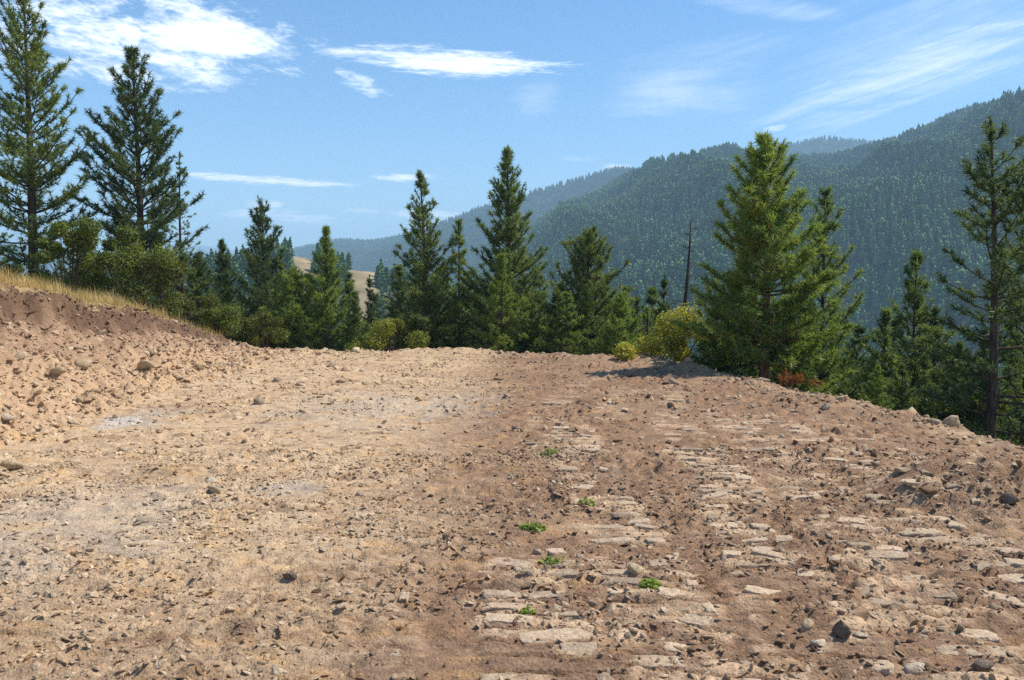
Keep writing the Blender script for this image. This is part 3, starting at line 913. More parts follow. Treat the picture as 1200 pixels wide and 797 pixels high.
# photo column, top row, distance, label, parameters
HERO = [
    (40, -14, 26.0, 'tall open-crowned pine at the left edge, its tip cut off by the frame', dict(rad=2.05, cb=0.14, p=0.52, whorls=30, per=5, trunk_r=0.15, tones=MID, sparse=0.12, seed=1, droop=0.05)),
    (166, 57, 27.0, 'tall dark pine with bare trunk showing through, second from the left', dict(rad=1.65, cb=0.16, p=0.55, whorls=32, per=5, trunk_r=0.14, tones=DARK, seed=2, bulge=0.25, sparse=0.06)),
    (216, 178, 29.0, 'thin spindly fir with sparse short branches beside the tall dark pine', dict(rad=0.75, cb=0.10, p=0.7, whorls=24, per=4, trunk_r=0.06, tones=MID, seed=3, sparse=0.28, tuft=0.10, nn=16, up0=-8, up1=30, droop=0.1)),
    (309, 237, 33.0, 'pine with a wide open spreading crown against the sky, left of centre', dict(rad=1.6, cb=0.22, p=0.55, whorls=20, per=5, trunk_r=0.10, tones=DARK, seed=4, sparse=0.18, up0=22)),
    (384, 265, 30.5, 'narrow-topped green pine just left of the rounded yellow-green shrub', dict(rad=1.45, cb=0.06, p=0.85, whorls=26, per=5, trunk_r=0.09, tones=BRIGHT, seed=5)),
    (497, 198, 30.0, 'tall ragged pine with a pointed grey-green top, left of the tallest central pine', dict(rad=1.75, cb=0.06, p=0.78, whorls=30, per=5, trunk_r=0.11, tones=MID, seed=6, sparse=0.10)),
    (541, 259, 31.5, 'slim pine with a bare lower trunk between the two tall central pines', dict(rad=0.85, cb=0.34, p=0.6, whorls=18, per=5, trunk_r=0.07, tones=MID, seed=7, sparse=0.10)),
    (597, 170, 30.0, 'tallest pine in the middle, dense cone with a narrow spire', dict(rad=1.85, cb=0.06, p=0.72, whorls=34, per=6, trunk_r=0.13, tones=MID, seed=8, bulge=0.12)),
    (585, 298, 27.8, 'small bright pine standing in front of the tallest central pine', dict(rad=0.95, cb=0.05, p=0.7, whorls=20, per=5, trunk_r=0.05, tones=BRIGHT, seed=9, tuft=0.15)),
    (690, 274, 28.8, 'broad round-topped pine right of the tallest central pine', dict(rad=1.75, cb=0.08, p=0.52, whorls=22, per=6, trunk_r=0.10, tones=MID, seed=10, bulge=0.15)),
    (664, 344, 27.2, 'small vivid green fir below the round-topped pine', dict(rad=0.9, cb=0.04, p=0.8, whorls=20, per=6, trunk_r=0.05, tones=BRIGHT, seed=11, tuft=0.12, up0=-4, up1=30)),
    (728, 345, 26.6, 'low bushy light green pine beside the burnt stump pole', dict(rad=1.1, cb=0.03, p=0.62, whorls=15, per=6, trunk_r=0.05, tones=BRIGHT, seed=12)),
    (897, 163, 20.2, 'full bright green pine with reddish trunk at the right rim of the clearing', dict(rad=1.78, cb=0.10, p=0.60, whorls=27, per=6, trunk_r=0.115, tones=BRIGHT, seed=13, tuft=0.20, nn=30, twig=0.21, up0=6, up1=55, dead=0.7)),
    (967, 221, 23.0, 'pine with several open limbs just behind the reddish-trunked pine', dict(rad=1.6, cb=0.10, p=0.62, whorls=23, per=5, trunk_r=0.09, tones=MID, seed=14, sparse=0.16, up0=20)),
    (1078, 298, 23.5, 'leafy mid-sized pine in front of the valley, left of the bare-trunked pine', dict(rad=1.55, cb=0.08, p=0.55, whorls=21, per=6, trunk_r=0.07, tones=MID, seed=15, sparse=0.08)),
    (1040, 362, 21.8, 'small slender pine with a thin dark stem near the right rim', dict(rad=0.75, cb=0.25, p=0.6, whorls=14, per=5, trunk_r=0.045, tones=MID, seed=16)),
    (1164, 137, 16.8, 'tall dark open pine with long bare trunk near the right edge', dict(rad=1.45, cb=0.22, p=0.42, whorls=25, per=4, trunk_r=0.115, tones=DARK, seed=17, sparse=0.22, up0=-4, up1=50, dead=1.2, asym=0.15)),
    (1206, 178, 17.8, 'dark pine half out of the frame at the right edge', dict(rad=1.25, cb=0.10, p=0.6, whorls=22, per=5, trunk_r=0.09, tones=MID, seed=18, sparse=0.1)),
    (1112, 405, 18.6, 'short bushy pine below the bare-trunked pine at the right rim', dict(rad=0.95, cb=0.05, p=0.6, whorls=14, per=5, trunk_r=0.045, tones=MID, seed=19, sparse=0.1)),
    (262, 283, 35.0, 'slim dark pine between the spindly fir and the spreading pine', dict(rad=1.05, cb=0.08, p=0.7, whorls=24, per=5, trunk_r=0.08, tones=DARK, seed=20)),
    (230, 300, 31.0, 'dark green pine close behind the spindly fir', dict(rad=1.0, cb=0.05, p=0.7, whorls=22, per=5, trunk_r=0.07, tones=DARK, seed=21)),
    (346, 318, 30.0, 'bushy pale green pine below the spreading pine', dict(rad=1.3, cb=0.04, p=0.6, whorls=20, per=6, trunk_r=0.07, tones=BRIGHT, seed=22)),
    (432, 322, 40.0, 'dark little conifer peeking above the yellow-green shrub', dict(rad=1.0, cb=0.05, p=0.8, whorls=24, per=6, trunk_r=0.07, tones=DARK, seed=23, tuft=0.13)),
    (862, 330, 21.4, 'low green pine tucked against the left side of the reddish-trunked pine', dict(rad=1.15, cb=0.04, p=0.55, whorls=15, per=6, trunk_r=0.05, tones=BRIGHT, seed=24)),
    (940, 345, 20.8, 'low green pine tucked against the right side of the reddish-trunked pine', dict(rad=1.15, cb=0.04, p=0.55, whorls=15, per=6, trunk_r=0.05, tones=BRIGHT, seed=25)),
    (778, 322, 34.0, 'small dark pine beside the dead snag', dict(rad=1.3, cb=0.06, p=0.8, whorls=24, per=5, trunk_r=0.06, tones=DARK, seed=26)),
]
for px, top, D, lab, kw in HERO:
    red = 'reddish trunk at' in lab
    plant_pine(px, top, D, lab, bark=M_bark_red if red else M_bark, **kw)

# the dense stand behind: shared shapes, each tree its own object
VARS = []
for i, (tones, rd, p_) in enumerate(((MID, 1.7, 0.7), (DARK, 1.5, 0.75), (BRIGHT, 1.7, 0.62), (MID, 1.35, 0.6), (DARK, 1.8, 0.65))):
    VARS.append(pine_meshes('stand', H=9.0, rad=rd, cb=0.06, p=p_, whorls=26, per=6, trunk_r=0.10, tones=tones, seed=50 + i, sparse=0.08, nn=22, tuft=0.20, width=0.015))
r_ = np.random.default_rng(55)
TONE_WORD = ('mid-green', 'dark green', 'bright green', 'greyish green', 'deep green')
MARKS = [(h[0], w) for h, w in zip(HERO, ('the leftmost tall pine', 'the second tall pine', 'the spindly fir', 'the wide spreading pine', 'the narrow-topped green pine', 'the ragged grey-green pine',
         'the slim bare-stemmed pine', 'the tallest central pine', 'the small bright pine', 'the round-topped pine', 'the vivid green fir', 'the low bushy light pine', 'the reddish-trunked pine',
         'the open-limbed pine', 'the leafy mid-sized pine', 'the thin-stemmed pine', 'the bare-trunked right pine', 'the half-cut edge pine', 'the short bushy right pine'))]
stand = []
for px in np.arange(196, 770, 19):
    stand.append((px + r_.uniform(-8, 8), 328 + r_.uniform(-26, 30), r_.uniform(31, 45), 'back row of stand', 'pines crowded beyond the far rim'))
for px in np.arange(240, 760, 30):
    stand.append((px + r_.uniform(-10, 10), 358 + r_.uniform(-18, 20), r_.uniform(28.6, 31), 'front row of stand', 'pines crowded beyond the far rim'))
for px in np.arange(800, 1240, 30):
    stand.append((px + r_.uniform(-9, 9), 392 + r_.uniform(-36, 30), r_.uniform(21.5, 30), 'upper row beyond right rim', 'pines crowded beyond the right rim'))
for px in np.arange(1010, 1240, 26):
    stand.append((px + r_.uniform(-9, 9), 432 + r_.uniform(-22, 20), r_.uniform(18.0, 21), 'low row against right rim', 'pines crowded beyond the right rim'))
for px, top in ((-30, 200), (-8, 262), (70, 292), (100, 255), (140, 240), (185, 270)):
    stand.append((px, top, r_.uniform(29, 36), 'row behind grassy bank', 'pines behind the grassy bank'))
used = {}
for i, (px, top, D, row, grp) in enumerate(sorted(stand, key=lambda q: q[0])):
    vi = int(r_.integers(0, 5))
    mk = min(MARKS, key=lambda q: abs(q[0] - px))
    rel = 'behind' if abs(mk[0] - px) < 7 else ('left of' if px < mk[0] else 'right of')
    lab = TONE_WORD[vi] + ' pine, ' + row + ', ' + rel + ' ' + mk[1]
    used[lab] = used.get(lab, 0) + 1
    if used[lab] == 2: lab = 'another ' + lab
    elif used[lab] == 3: lab = 'third ' + lab
    plant_pine(px, top, D, lab, grp, meshes=VARS[vi], meshH=9.0, rotz=r_.uniform(0, 6.28), fat=r_.uniform(1.05, 1.5))


def tube_obj(name, chains, mat, parent=None, **tags):
    V, Fc = [], []
    for pts, rad, sd in chains: tube(pts, rad, sd, V, Fc)
    return link(name, np_mesh(name, np.concatenate(V), np.concatenate(Fc), None, True), mat, parent, **tags)


# dead snag and burnt pole
def snag(px, top, D, lean, rad, nb, label, name, mat):
    r_ = np.random.default_rng(int(px))
    d = ray(px, 330.0); x, y = d[0] / d[1] * D, D
    zb = gz1(x, y)
    dt = ray(px, top); H = CAM_H + dt[2] / dt[1] * D - zb
    e = link(name, None, loc=(x, y, zb), label=label, cat='dead tree')
    s = np.linspace(0, 1, 9)
    ax = np.stack([lean * s ** 1.5 + 0.03 * np.sin(s * 9), 0.04 * np.sin(s * 7), s * H], 1); ax[0, 2] = -0.3
    tube_obj('trunk', [(ax, rad * (1 - s) ** 0.8 + 0.012, 8)], mat, e)
    for k in range(nb):
        f = r_.uniform(0.45, 0.98); o = np.array([np.interp(f, s, ax[:, i]) for i in range(3)])
        a = r_.uniform(0, 6.28); L = r_.uniform(0.3, 0.95) * (1.2 - f * 0.6)
        dv = np.array([math.cos(a), math.sin(a) * 0.6, r_.uniform(-0.1, 0.35)])
        k1 = o + dv * L * 0.5; k2 = o + dv * L + np.array([0, 0, r_.uniform(-0.25, 0.1) * L])
        tube_obj('branch', [([o, k1, k2], [0.016, 0.011, 0.004], 4), ([k1, k1 + np.array([dv[1], dv[0], 0.3]) * L * 0.35], [0.008, 0.003], 3)], mat, e)


snag(798, 258, 29.0, 0.30, 0.13, 34, 'leaning dead snag with bare broken branches above the yellow shrub', 'dead_snag', M_bark)
snag(757, 362, 25.3, 0.05, 0.085, 2, 'dark burnt stump pole at the far rim left of the yellow shrub', 'stump_pole', M_bark)
snag(741, 352, 26.5, -0.35, 0.035, 4, 'thin pale dead stem arching beside the burnt stump pole', 'dead_sapling', M_bark_gray)


# ------------------------------------------------------------------ broadleaf shrubs
def shrub(px, base_py, D, w, h, nleaf, tones, label, leaf=0.04, seed=0, name='shrub', sparse=0.0, lump=13):
    r_ = np.random.default_rng(3000 + seed)
    d = ray(px, 330.0); x, y = d[0] / d[1] * D, D
    zb = gz1(x, y)
    e = link(name, None, loc=(x, y, zb), label=label, cat='shrub')
    cen = np.stack([r_.normal(0, 0.42, lump) * w, r_.normal(0, 0.34, lump) * w, r_.uniform(0.2, 0.86, lump) * h], 1)
    cr = r_.uniform(0.16, 0.42, lump) * w
    V, Fc = [], []
    for c in cen:
        b = np.array([c[0] * 0.12, c[1] * 0.12, -0.1])
        m = b + (c - b) * 0.55 + np.array([0, 0, 0.1 * h])
        tube([b, m, c, c + (c - m) * 0.5], [0.022, 0.015, 0.009, 0.003], 5, V, Fc)
        for q in range(6):
            t = r_.normal(0, 0.6, 3) * cr.mean(); tube([c, c + t], [0.007, 0.002], 3, V, Fc)
    link('stem', np_mesh('stem', np.concatenate(V), np.concatenate(Fc), None, True), M_bark, e)
    nleaf = int(nleaf * 1.7)
    k = r_.integers(0, lump, nleaf)
    rv = r_.normal(0, 1, (nleaf, 3)); rv /= np.linalg.norm(rv, axis=1)[:, None]
    rad = cr[k] * r_.uniform(0.25, 1.0, nleaf) ** 0.5 * r_.uniform(0.75, 1.15, nleaf)
    P = cen[k] + rv * rad[:, None] * np.array([1, 1, 0.85])
    P[:, 2] = np.maximum(P[:, 2], 0.04)
    nrm = rv * 0.5 + r_.normal(0, 0.6, (nleaf, 3)) + np.array([0, 0, 0.5]); nrm /= np.linalg.norm(nrm, axis=1)[:, None]
    t1 = np.cross(nrm, r_.normal(0, 1, (nleaf, 3))); t1 /= np.linalg.norm(t1, axis=1)[:, None]; t2 = np.cross(nrm, t1)
    L = (leaf * r_.uniform(0.7, 1.3, nleaf))[:, None]
    q = np.stack([P - t1 * L, P + t2 * L * 0.5 - nrm * L * 0.12, P + t1 * L * 0.95, P - t2 * L * 0.5 - nrm * L * 0.12], 1).reshape(-1, 3)
    tone = np.array(tones[0]) + (np.array(tones[1]) - np.array(tones[0])) * np.clip(0.5 * r_.uniform(0, 1, nleaf) + 0.5 * _hash(k, k * 3, seed), 0, 1)[:, None]
    link('foliage', np_mesh('foliage', q, np.arange(len(q)).reshape(-1, 4), np.repeat(tone, 4, 0)), M_leaf, e)
    return e


LG = ((0.090, 0.135, 0.030), (0.240, 0.290, 0.052))
YG = ((0.150, 0.190, 0.028), (0.320, 0.340, 0.045))
YY = ((0.200, 0.220, 0.030), (0.560, 0.520, 0.080))
DG = ((0.065, 0.100, 0.028), (0.170, 0.220, 0.048))
shrub(457, 412, 27.9, 1.15, 1.45, 5200, YG, 'rounded yellow-green shrub at the far rim left of centre', seed=1)
shrub(797, 432, 22.6, 1.25, 1.5, 5200, YY, 'bright yellow leafy shrub in front of the dead snag', seed=2, leaf=0.045)
shrub(838, 432, 22.0, 0.7, 1.25, 2600, LG, 'small green shrub between the yellow shrub and the reddish-trunked pine', seed=3, leaf=0.045)
shrub(80, 340, 24.5, 1.2, 2.6, 7000, LG, 'leafy green shrub at the foot of the leftmost tall pine', seed=44)
shrub(140, 345, 25.0, 1.35, 2.7, 7000, LG, 'green leafy shrub between the two tall left pines', seed=5)
shrub(195, 365, 25.5, 1.15, 2.4, 5600, ((0.07, 0.10, 0.022), (0.17, 0.18, 0.04)), 'yellowish green shrub at the foot of the second tall pine', seed=6)
shrub(28, 345, 25.0, 0.9, 1.0, 2600, DG, 'low dark shrub at the left edge behind the bank', seed=7)
shrub(305, 402, 28.5, 1.0, 1.3, 3600, ((0.09, 0.13, 0.022), (0.20, 0.20, 0.04)), 'yellowing low shrub behind the end of the cut bank', seed=8)
shrub(255, 392, 28.0, 1.0, 1.2, 2800, LG, 'low green shrub behind the sloping end of the bank', seed=9)
shrub(760, 430, 24.0, 0.5, 0.8, 1300, YY, 'small yellow shrub at the foot of the burnt stump pole', seed=10, leaf=0.045)
shrub(700, 425, 26.4, 0.8, 0.9, 2200, LG, 'low green shrub below the round-topped pine at the far rim', seed=11)
shrub(985, 455, 19.0, 0.7, 1.1, 2200, LG, 'low green shrub on the right rim beside the dead orange bough', seed=12, leaf=0.045)


# ------------------------------------------------------------------ dead orange bough by the reddish pine
def dead_bough():
    r_ = np.random.default_rng(8)
    p = hit(928, 460, detail=False)
    x, y = p[0] + 0.05, p[1] + 0.15
    e = link('dead_pine_bough', None, loc=(x, y, gz1(x, y) + 0.10), label='fallen dead bough with rusty orange needles right of the reddish trunk', cat='branch')
    ch = [([(-0.6, 0, -0.12), (-0.1, 0.05, 0.05), (0.45, 0.1, 0.10)], [0.02, 0.015, 0.006], 5)]
    TP, TD = [], []
    for k in range(14):
        o = np.array([r_.uniform(-0.3, 0.45), 0.05, 0.06]); d = np.array([r_.uniform(-0.2, 0.8), r_.normal(0, 0.7), r_.uniform(0.0, 0.8)]); d /= np.linalg.norm(d)
        tip = o + d * r_.uniform(0.15, 0.35); ch.append(([o, tip], [0.007, 0.003], 4)); TP.append(tip); TD.append(d); TP.append((o + tip) / 2); TD.append(d)
    tube_obj('limb', ch, M_bark_red, e)
    V, C = needles(np.array(TP), np.array(TD), np.full(len(TP), 0.16), np.tile([0.22, 0.085, 0.03], (len(TP), 1)), 22, r_, 0.009)
    link('needle_spray', np_mesh('needle_spray', V, np.arange(len(V)).reshape(-1, 3), C), M_leaf, e)


dead_bough()


# ------------------------------------------------------------------ dry grass on the bank
def grass_field(name, X, Yv, hmin, hmax, blades, tones, label, seed, width=0.006):
    r_ = np.random.default_rng(seed)
    n = len(X)
    Zg = ground_z(X, Yv)
    P = np.repeat(np.stack([X, Yv, Zg], 1), blades, 0)
    m = len(P)
    P[:, :2] += r_.normal(0, 0.05, (m, 2))
    h = r_.uniform(hmin, hmax, m) * np.repeat(r_.uniform(0.6, 1.25, n), blades)
    a = r_.uniform(0, 6.28, m); lean = np.abs(r_.normal(0, 0.75, m)) * h
    dv = np.stack([np.cos(a), np.sin(a)], 1)
    sd = np.stack([-dv[:, 1], dv[:, 0], np.zeros(m)], 1) * (width * r_.uniform(0.6, 1.4, m))[:, None]
    b = P.copy(); b[:, 2] -= 0.03
    mid = P.copy(); mid[:, :2] += dv * (lean * 0.35)[:, None]; mid[:, 2] += h * 0.6
    tip = P.copy(); tip[:, :2] += dv * lean[:, None]; tip[:, 2] += h
    V = np.stack([b - sd, b + sd, mid + sd * 0.8, mid - sd * 0.8, tip], 1).reshape(-1, 3)
    i = np.arange(m)[:, None] * 5
    F3 = np.concatenate([i + np.array([[0, 1, 2]]), i + np.array([[0, 2, 3]]), i + np.array([[3, 2, 4]])])
    t = np.array(tones[0]) + (np.array(tones[1]) - np.array(tones[0])) * r_.uniform(0, 1, (m, 1))
    return link(name, np_mesh(name, V, F3, np.repeat(t, 5, 0)), M_grass, label=label, cat='grass', kind='stuff')


def scatter_where(n, xr, yr_, cond, seed):
    r_ = np.random.default_rng(seed)
    x = r_.uniform(*xr, n); y = r_.uniform(*yr_, n)
    z, I = ground_z(x, y, True, True)
    k = r_.uniform(0, 1, n) < cond(x, y, I)
    return x[k], y[k]


gxs, gys = scatter_where(9000, (-17, -5), (11, 30), lambda x, y, I: (I['top'] > 0.6) * (I['e'] < 1.0) * np.clip(0.30 + 1.1 * fbm(x * 0.9, y * 0.9, 3, 77) + 0.5 * np.exp(-((I['t'] - 1.2) / 0.22) ** 2), 0.02, 1), 5)
grass_field('dry_grass', gxs, gys, 0.05, 0.38, 13, ((0.34, 0.26, 0.11), (0.74, 0.56, 0.27)), 'dry straw-coloured grass along the top of the cut bank', 21, 0.0035)
gxs, gys = scatter_where(9000, (-12, 14), (10, 34), lambda x, y, I: (I['e'] > 0.9) * (I['e'] < 6) * np.clip(0.5 + 1.2 * fbm(x * 0.6, y * 0.6, 2, 79), 0.0, 1), 6)
grass_field('undergrowth', gxs, gys, 0.15, 0.55, 8, ((0.06, 0.085, 0.025), (0.20, 0.19, 0.07)), 'green and straw undergrowth just beyond the rim', 22, 0.010)


# ------------------------------------------------------------------ little green weeds on the dirt
def weed(px, py, w, h, n, label, seed):
    r_ = np.random.default_rng(4000 + seed)
    p = hit(px, py)
    e = link('weed_plant', None, loc=p, label=label, cat='weed')
    V, Fc = [], []
    for k in range(7):
        a = r_.uniform(0, 6.28); t = np.array([math.cos(a) * w * 0.7, math.sin(a) * w * 0.7, h * r_.uniform(0.4, 0.9)])
        tube([(0, 0, -0.02), t * 0.5 + np.array([0, 0, h * 0.15]), t], [0.003, 0.002, 0.001], 3, V, Fc)
    link('stem', np_mesh('stem', np.concatenate(V), np.concatenate(Fc)), M_bark, e)
    a = r_.uniform(0, 6.28, n); rr = w * np.sqrt(r_.uniform(0, 1, n))
    P = np.stack([rr * np.cos(a), rr * np.sin(a) * 0.8, h * r_.uniform(0.1, 1, n) * (1 - 0.6 * (rr / w) ** 2)], 1)
    nrm = r_.normal(0, 0.5, (n, 3)) + np.array([0, 0, 1.0]); nrm /= np.linalg.norm(nrm, axis=1)[:, None]
    t1 = np.cross(nrm, r_.normal(0, 1, (n, 3))); t1 /= np.linalg.norm(t1, axis=1)[:, None]; t2 = np.cross(nrm, t1)
    L = (r_.uniform(0.012, 0.026, n))[:, None]
    q = np.stack([P - t1 * L, P + t2 * L * 0.45, P + t1 * L, P - t2 * L * 0.45], 1).reshape(-1, 3)
    tone = np.array([0.17, 0.26, 0.04]) + np.array([0.14, 0.14, 0.03]) * r_.uniform(0, 1, (n, 1))
    link('leaves', np_mesh('leaves', q, np.arange(len(q)).reshape(-1, 4), np.repeat(tone, 4, 0)), M_leaf, e)


weed(646, 533, 0.144, 0.063, 168, 'wide low green weed farthest out on the dirt', 1)
weed(685, 592, 0.081, 0.070, 91, 'small green weed beside pale tread plates, right of the bushy weed', 2)
weed(624, 621, 0.099, 0.056, 168, 'bushy bright green weed in the middle of the clearing', 3)
weed(647, 660, 0.081, 0.042, 56, 'sparse yellowish green weed just below the bushy weed', 4)
weed(761, 689, 0.068, 0.049, 118, 'green weed growing in the tread mark beside a tan rock', 5)
weed(618, 720, 0.045, 0.042, 35, 'tiny thin weed nearest the bottom of the picture', 6)


# ------------------------------------------------------------------ rocks, slabs, clods
def rock_mesh(name, seed, squash=(1, 1, 0.7), cuts=9, sub=2):
    """angular broken stone: an icosphere chopped flat by random planes"""
    import bmesh
    r_ = np.random.default_rng(5000 + seed)
    bm = bmesh.new(); bmesh.ops.create_icosphere(bm, subdivisions=sub, radius=1.0)
    v = np.array([x.co[:] for x in bm.verts])
    f = np.array([[q.index for q in x.verts] for x in bm.faces]); bm.free()
    for k in range(cuts):
        d = r_.normal(0, 1, 3); d /= np.linalg.norm(d); lim = r_.uniform(0.38, 0.74)
        s = v @ d; o = s > lim
        v[o] -= (s[o] - lim)[:, None] * d
    v += r_.normal(0, 0.018, v.shape)
    v *= np.array(squash)
    return np_mesh(name, v, f)


def slab_mesh(name, seed):
    """a broken plate of pressed clay, 1 x 1 x 1 unit box inside"""
    r_ = np.random.default_rng(6000 + seed)
    n = 16
    a = np.arange(n) / n * 2 * np.pi + r_.uniform(-0.12, 0.12, n)
    sq = 1 / np.maximum(np.abs(np.cos(a)), np.abs(np.sin(a)))
    rr = 0.47 * sq * r_.uniform(0.74, 1.04, n)
    ring = np.stack([rr * np.cos(a), rr * np.sin(a)], 1)
    L = []
    for sc, z in ((1.02, -0.8), (1.0, 0.38), (0.95, 0.5)):
        L.append(np.concatenate([ring * sc + r_.normal(0, 0.012, (n, 2)), np.full((n, 1), z) + r_.normal(0, 0.06, (n, 1))], 1))
    inner = np.concatenate([ring * 0.45, 0.52 + r_.normal(0, 0.09, (n, 1))], 1)
    V = np.concatenate(L + [inner, np.array([[0, 0, 0.5]])])
    Fc = []
    for lv in range(3):
        for k in range(n):
            k2 = (k + 1) % n
            Fc += [(lv * n + k, lv * n + k2, (lv + 1) * n + k2), (lv * n + k, (lv + 1) * n + k2, (lv + 1) * n + k)]
    for k in range(n): Fc.append((3 * n + k, 3 * n + (k + 1) % n, 4 * n))
    return np_mesh(name, V, np.array(Fc))


# pressed plates lying in the tread prints: parts of the ground
SLABS = [slab_mesh('tread_plate', i) for i in range(10)]
for m in SLABS: m.materials.append(M_slab)
r_ = np.random.default_rng(66)
cand = []
for k, (pts, w, amp) in enumerate(TRACKS):
    P = np.array(pts)
    for b in np.arange(math.ceil(P[0, 1] / PITCH_BAR), int(P[-1, 1] / PITCH_BAR)):
        yc = (b + 0.48) * PITCH_BAR
        if yc < 2.9: continue
        xc = np.interp(yc, P[:, 1], P[:, 0])
        s = -w / 2
        while s < w / 2 - 0.05:
            L = r_.uniform(0.10, 0.42)
            L = min(L, w / 2 - s)
            cand.append((xc + s + L / 2, yc - 0.1 * (s + L / 2), L * r_.uniform(0.85, 0.98), r_.uniform(0.080, 0.130), amp)); s += L + r_.uniform(0.0, 0.02)
cand = np.array(cand)
_, tmv = track_field(cand[:, 0], cand[:, 1])
keep = (r_.uniform(0, 1, len(cand)) < tmv * 1.0) & (r_.uniform(0, 1, len(cand)) < 0.6)
cand = cand[keep]
cand = cand[np.argsort(cand[:, 1])][:290]
zz = ground_z(cand[:, 0], cand[:, 1])
for c, z in zip(cand, zz):
    o = link('tread_plate', SLABS[int(r_.integers(0, 10))], None, ground)
    o.location = (c[0], c[1], z - 0.006 + r_.uniform(-0.010, 0.006))
    o.color = tuple(np.array([0.52, 0.385, 0.255]) * r_.uniform(0.62, 1.08)) + (1,)
    o.scale = (c[2], c[3], 0.024)
    o.rotation_euler = (r_.normal(0.05, 0.09), r_.normal(0, 0.06), r_.normal(-0.1, 0.16))

# stones one can pick out: parts of the ground
ROCKS = [rock_mesh('stone', i, (1, r_.uniform(0.6, 1.0), r_.uniform(0.35, 0.8)), 10, 1) for i in range(12)]
for m in ROCKS: m.materials.append(M_rock)
sx_, sy_ = scatter_where(2600, (-9.5, 8), (3.2, 27), lambda x, y, I: (I['e'] < 0.5) * (np.abs(x / y) < 0.63) * (0.05 + 0.5 * I['face'] * (I['t'] < 0.75) + 0.35 * np.exp(-((I['e'] + 0.5) / 0.8) ** 2) + 0.22 * (x > 2.2) + 0.10 * (x < -2.5)) * 0.85, 71)
r_ = np.random.default_rng(72)
sel = r_.permutation(len(sx_))[:285]
sx_, sy_ = sx_[sel], sy_[sel]
sz_, sI = ground_z(sx_, sy_, True, True)
sc_ = ground_colour(sx_, sy_, sI)
for x, y, z, cc in zip(sx_, sy_, sz_, sc_):
    s = 0.0055 * y * r_.lognormal(0, 0.35) + 0.008
    s = min(s, 0.17)
    o = link('stone', ROCKS[int(r_.integers(0, 12))], None, ground)
    o.color = tuple(np.clip((cc * 0.5 + np.array([0.21, 0.165, 0.115])) * r_.uniform(0.7, 1.35), 0.03, 0.7)) + (1,)
    o.location = (x, y, z + s * 0.08); o.scale = (s * r_.uniform(0.8, 1.5), s, s * r_.uniform(0.7, 1.1))
    o.rotation_euler = (r_.normal(0, 0.35), r_.normal(0, 0.35), r_.uniform(0, 6.28))

# rocks with a place of their own
SPECIAL = [
    (16, 549, 17, 0.9, 0.75, M_rock_tan, 'blocky tan rock with a shaded face at the left edge of the dirt'),
    (246, 566, 13, 0.8, 0.55, M_rock_pale, 'pale grey-white rock, upper of two side by side left of centre'),
    (251, 577, 13, 0.8, 0.6, M_rock_tan, 'tan rock just below the pale grey-white rock'),
    (338, 679, 14, 0.7, 0.75, M_rock_gray, 'dark wedge-shaped rock poking up in the left foreground'),
    (986, 747, 19, 0.75, 1.25, M_rock_gray, 'dark grey upright rock among pale broken plates, right foreground'),
    (944, 738, 16, 0.7, 0.8, M_rock_tan, 'tan angular rock left of the dark upright rock'),
    (961, 757, 22, 0.8, 0.35, M_rock_pale, 'pale flat rock lying below left of the dark upright rock'),
    (1008, 746, 17, 0.5, 0.35, M_rock_pale, 'small pale flat stone right of the dark upright rock'),
    (747, 671, 15, 0.8, 0.8, M_rock_tan, 'square tan rock just above the weed in the tread mark'),
    (1090, 579, 21, 0.8, 0.5, M_clod, 'rounded brown rock half sunk in the right slope'),
    (968, 479, 13, 0.7, 0.45, M_rock_pale, 'pale flat stone alone on the right rim'),
    (1114, 499, 17, 0.8, 0.7, M_rock_tan, 'large tan rock on the crest of the right rim'),
    (1180, 590, 20, 0.8, 0.6, M_rock_gray, 'grey rock in the dark soil at the right edge'),
    (99, 432, 17, 0.9, 0.7, M_rock_tan, 'roundish tan rock halfway up the cut bank'),
    (68, 438, 13, 0.9, 0.65, M_rock_tan, 'tan rock on the bank left of the roundish one'),
    (169, 432, 14, 0.9, 0.7, M_rock_tan, 'tan rock on the bank below the dark lip, right of the roundish one'),
    (232, 432, 12, 0.9, 0.6, M_rock_tan, 'yellowish rock near the far toe of the bank'),
    (1075, 790, 34, 0.35, 0.3, M_rock_pale, 'long slanting pale plate at the bottom right'),
    (8, 492, 20, 0.6, 0.35, M_rock_pale, 'white flat rock at the foot of the bank, left edge'),
    (1150, 785, 22, 0.7, 0.5, M_rock_gray, 'grey stone in the bottom right corner'),
]
for i, (px, py, wpx, ry, rz, m, lab) in enumerate(SPECIAL):
    p = hit(px, py)
    s = wpx * p[1] / F * 0.85
    me = rock_mesh('rock', 100 + i, (1, ry, rz), 13, 2); me.materials.append(m)
    o = link('rock', me, None, loc=(p[0], p[1], p[2] + s * rz * 0.35), label=lab, cat='rock')
    o.scale = (s, s, s)
    o.rotation_euler = (random.gauss(0, 0.12), random.gauss(0, 0.12), random.uniform(-0.5, 0.5))

# gravel, crumbs and sod: past counting
def proto(name, seed, mat, sq):
    me = rock_mesh(name, seed, sq, 9, 1); me.materials.append(mat)
    return bpy.data.objects.new(name, me)


PEB = [proto('pebble_shape', 200 + i, M_gravel, (1, 0.8, 0.6)) for i in range(5)]


def tint_at(x, y, r_, lo=0.75, hi=1.35, pale=0.25):
    z, I = ground_z(x, y, True, True)
    c = ground_colour(x, y, I) * r_.uniform(lo, hi, (len(x), 1))
    k = r_.uniform(0, 1, (len(x), 1)) < pale
    c = np.where(k, c * 0.4 + np.array([0.56, 0.44, 0.29]) * r_.uniform(0.45, 0.8, (len(x), 1)), c)
    return z, np.clip(c, 0.02, 0.7)


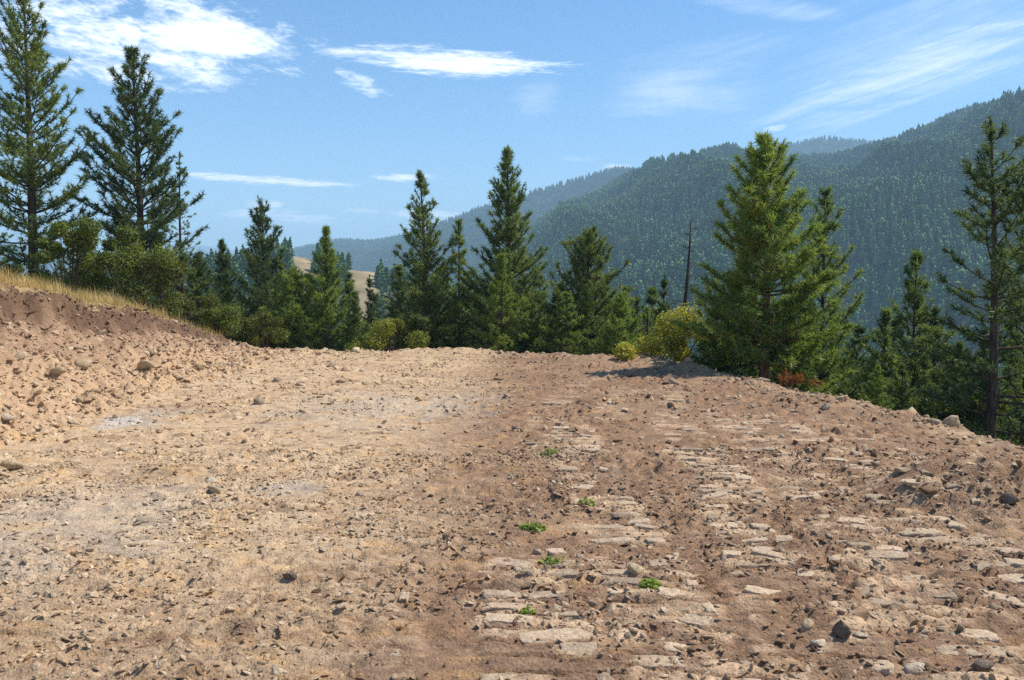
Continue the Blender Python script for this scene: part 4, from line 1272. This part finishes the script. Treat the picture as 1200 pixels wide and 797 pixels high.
def gravel(name, n, xr, yr_, smin, smax, label, cond, seed, pw=2.2, pale=0.25):
    r_ = np.random.default_rng(seed)
    x, y = scatter_where(n, xr, yr_, cond, seed + 1)
    m = len(x)
    z, tint = tint_at(x, y, r_, pale=pale)
    s = smin * (smax / smin) ** (r_.uniform(0, 1, m) ** pw)
    rot = np.stack([r_.normal(0, 0.5, m), r_.normal(0, 0.5, m), r_.uniform(0, 6.28, m)], 1)
    sc = np.stack([s * r_.uniform(0.8, 1.6, m), s, s * r_.uniform(0.3, 0.75, m)], 1)
    return instancer(name, PEB, np.stack([x, y, z + s * 0.08], 1), sc, rot, r_.integers(0, 5, m), tint, label=label, cat='gravel', kind='stuff')


inview = lambda x, y: np.abs(x) < 0.62 * y + 0.8
gravel('gravel', 120000, (-5.5, 6), (2.8, 9.5), 0.005, 0.042, 'loose crumbs and gravel over the near dirt', lambda x, y, I: inview(x, y) * np.clip(0.55 + 1.3 * fbm(x * 1.1, y * 1.4, 3, 601), 0.05, 1), 81, 2.3, 0.4)
gravel('gravel', 80000, (-9, 8), (9, 27.5), 0.009, 0.07, 'loose stones and gravel over the farther dirt and along the rim', lambda x, y, I: inview(x, y) * (I['e'] < 1.2) * np.clip(0.40 + 1.2 * fbm(x * 0.7, y * 0.9, 3, 611) + 0.6 * np.exp(-((I['e'] + 0.6) / 0.9) ** 2), 0.04, 1) * (1 - I['top']), 83, 2.4, 0.4)
gravel('rubble', 46000, (-12, -4), (9, 28), 0.018, 0.10, 'broken rock rubble spilled down the cut bank', lambda x, y, I: I['face'] * (I['e'] < 1.0) * np.clip(1.0 - 0.75 * I['t'], 0.22, 1), 85, 2.2, 0.45)
SOD = [proto('sod_shape', 230 + i, M_sod, (1, 0.9, 0.8)) for i in range(3)]
x, y = scatter_where(16000, (-12, -6), (9, 28), lambda x, y, I: (I['up'] > 0.15) * np.exp(-((I['tw'] - 0.92) / 0.05) ** 2), 91)
r_ = np.random.default_rng(92); m = len(x); s = r_.uniform(0.012, 0.055, m)
instancer('sod', SOD, np.stack([x, y, ground_z(x, y) - s * 0.3], 1), np.stack([s * 1.5, s, s * 0.8], 1), r_.normal(0, 1.0, (m, 3)), r_.integers(0, 3, m),
          label='dark root-bound sod broken along the lip of the bank', cat='sod', kind='stuff')

# ------------------------------------------------------------------ haze
import bmesh
bm = bmesh.new(); bmesh.ops.create_cube(bm, size=1.0)
me = bpy.data.meshes.new('haze'); bm.to_mesh(me); bm.free()
m, t, out = new_mat('haze_air')
pv = nnode(t, 'ShaderNodeVolumePrincipled')
pv.inputs['Color'].default_value = (0.54, 0.80, 1.0, 1)
pv.inputs['Density'].default_value = 0.00027
pv.inputs['Anisotropy'].default_value = 0.0
t.links.new(pv.outputs[0], out.inputs['Volume'])
hz_ = link('haze', me, m, kind='stuff', label='thin blue summer haze filling the valley')
ZT, ZBt = 520.0, -140.0
hz_.scale = (120000, 9400, ZT - ZBt); hz_.location = (0, 4500, (ZT + ZBt) / 2)
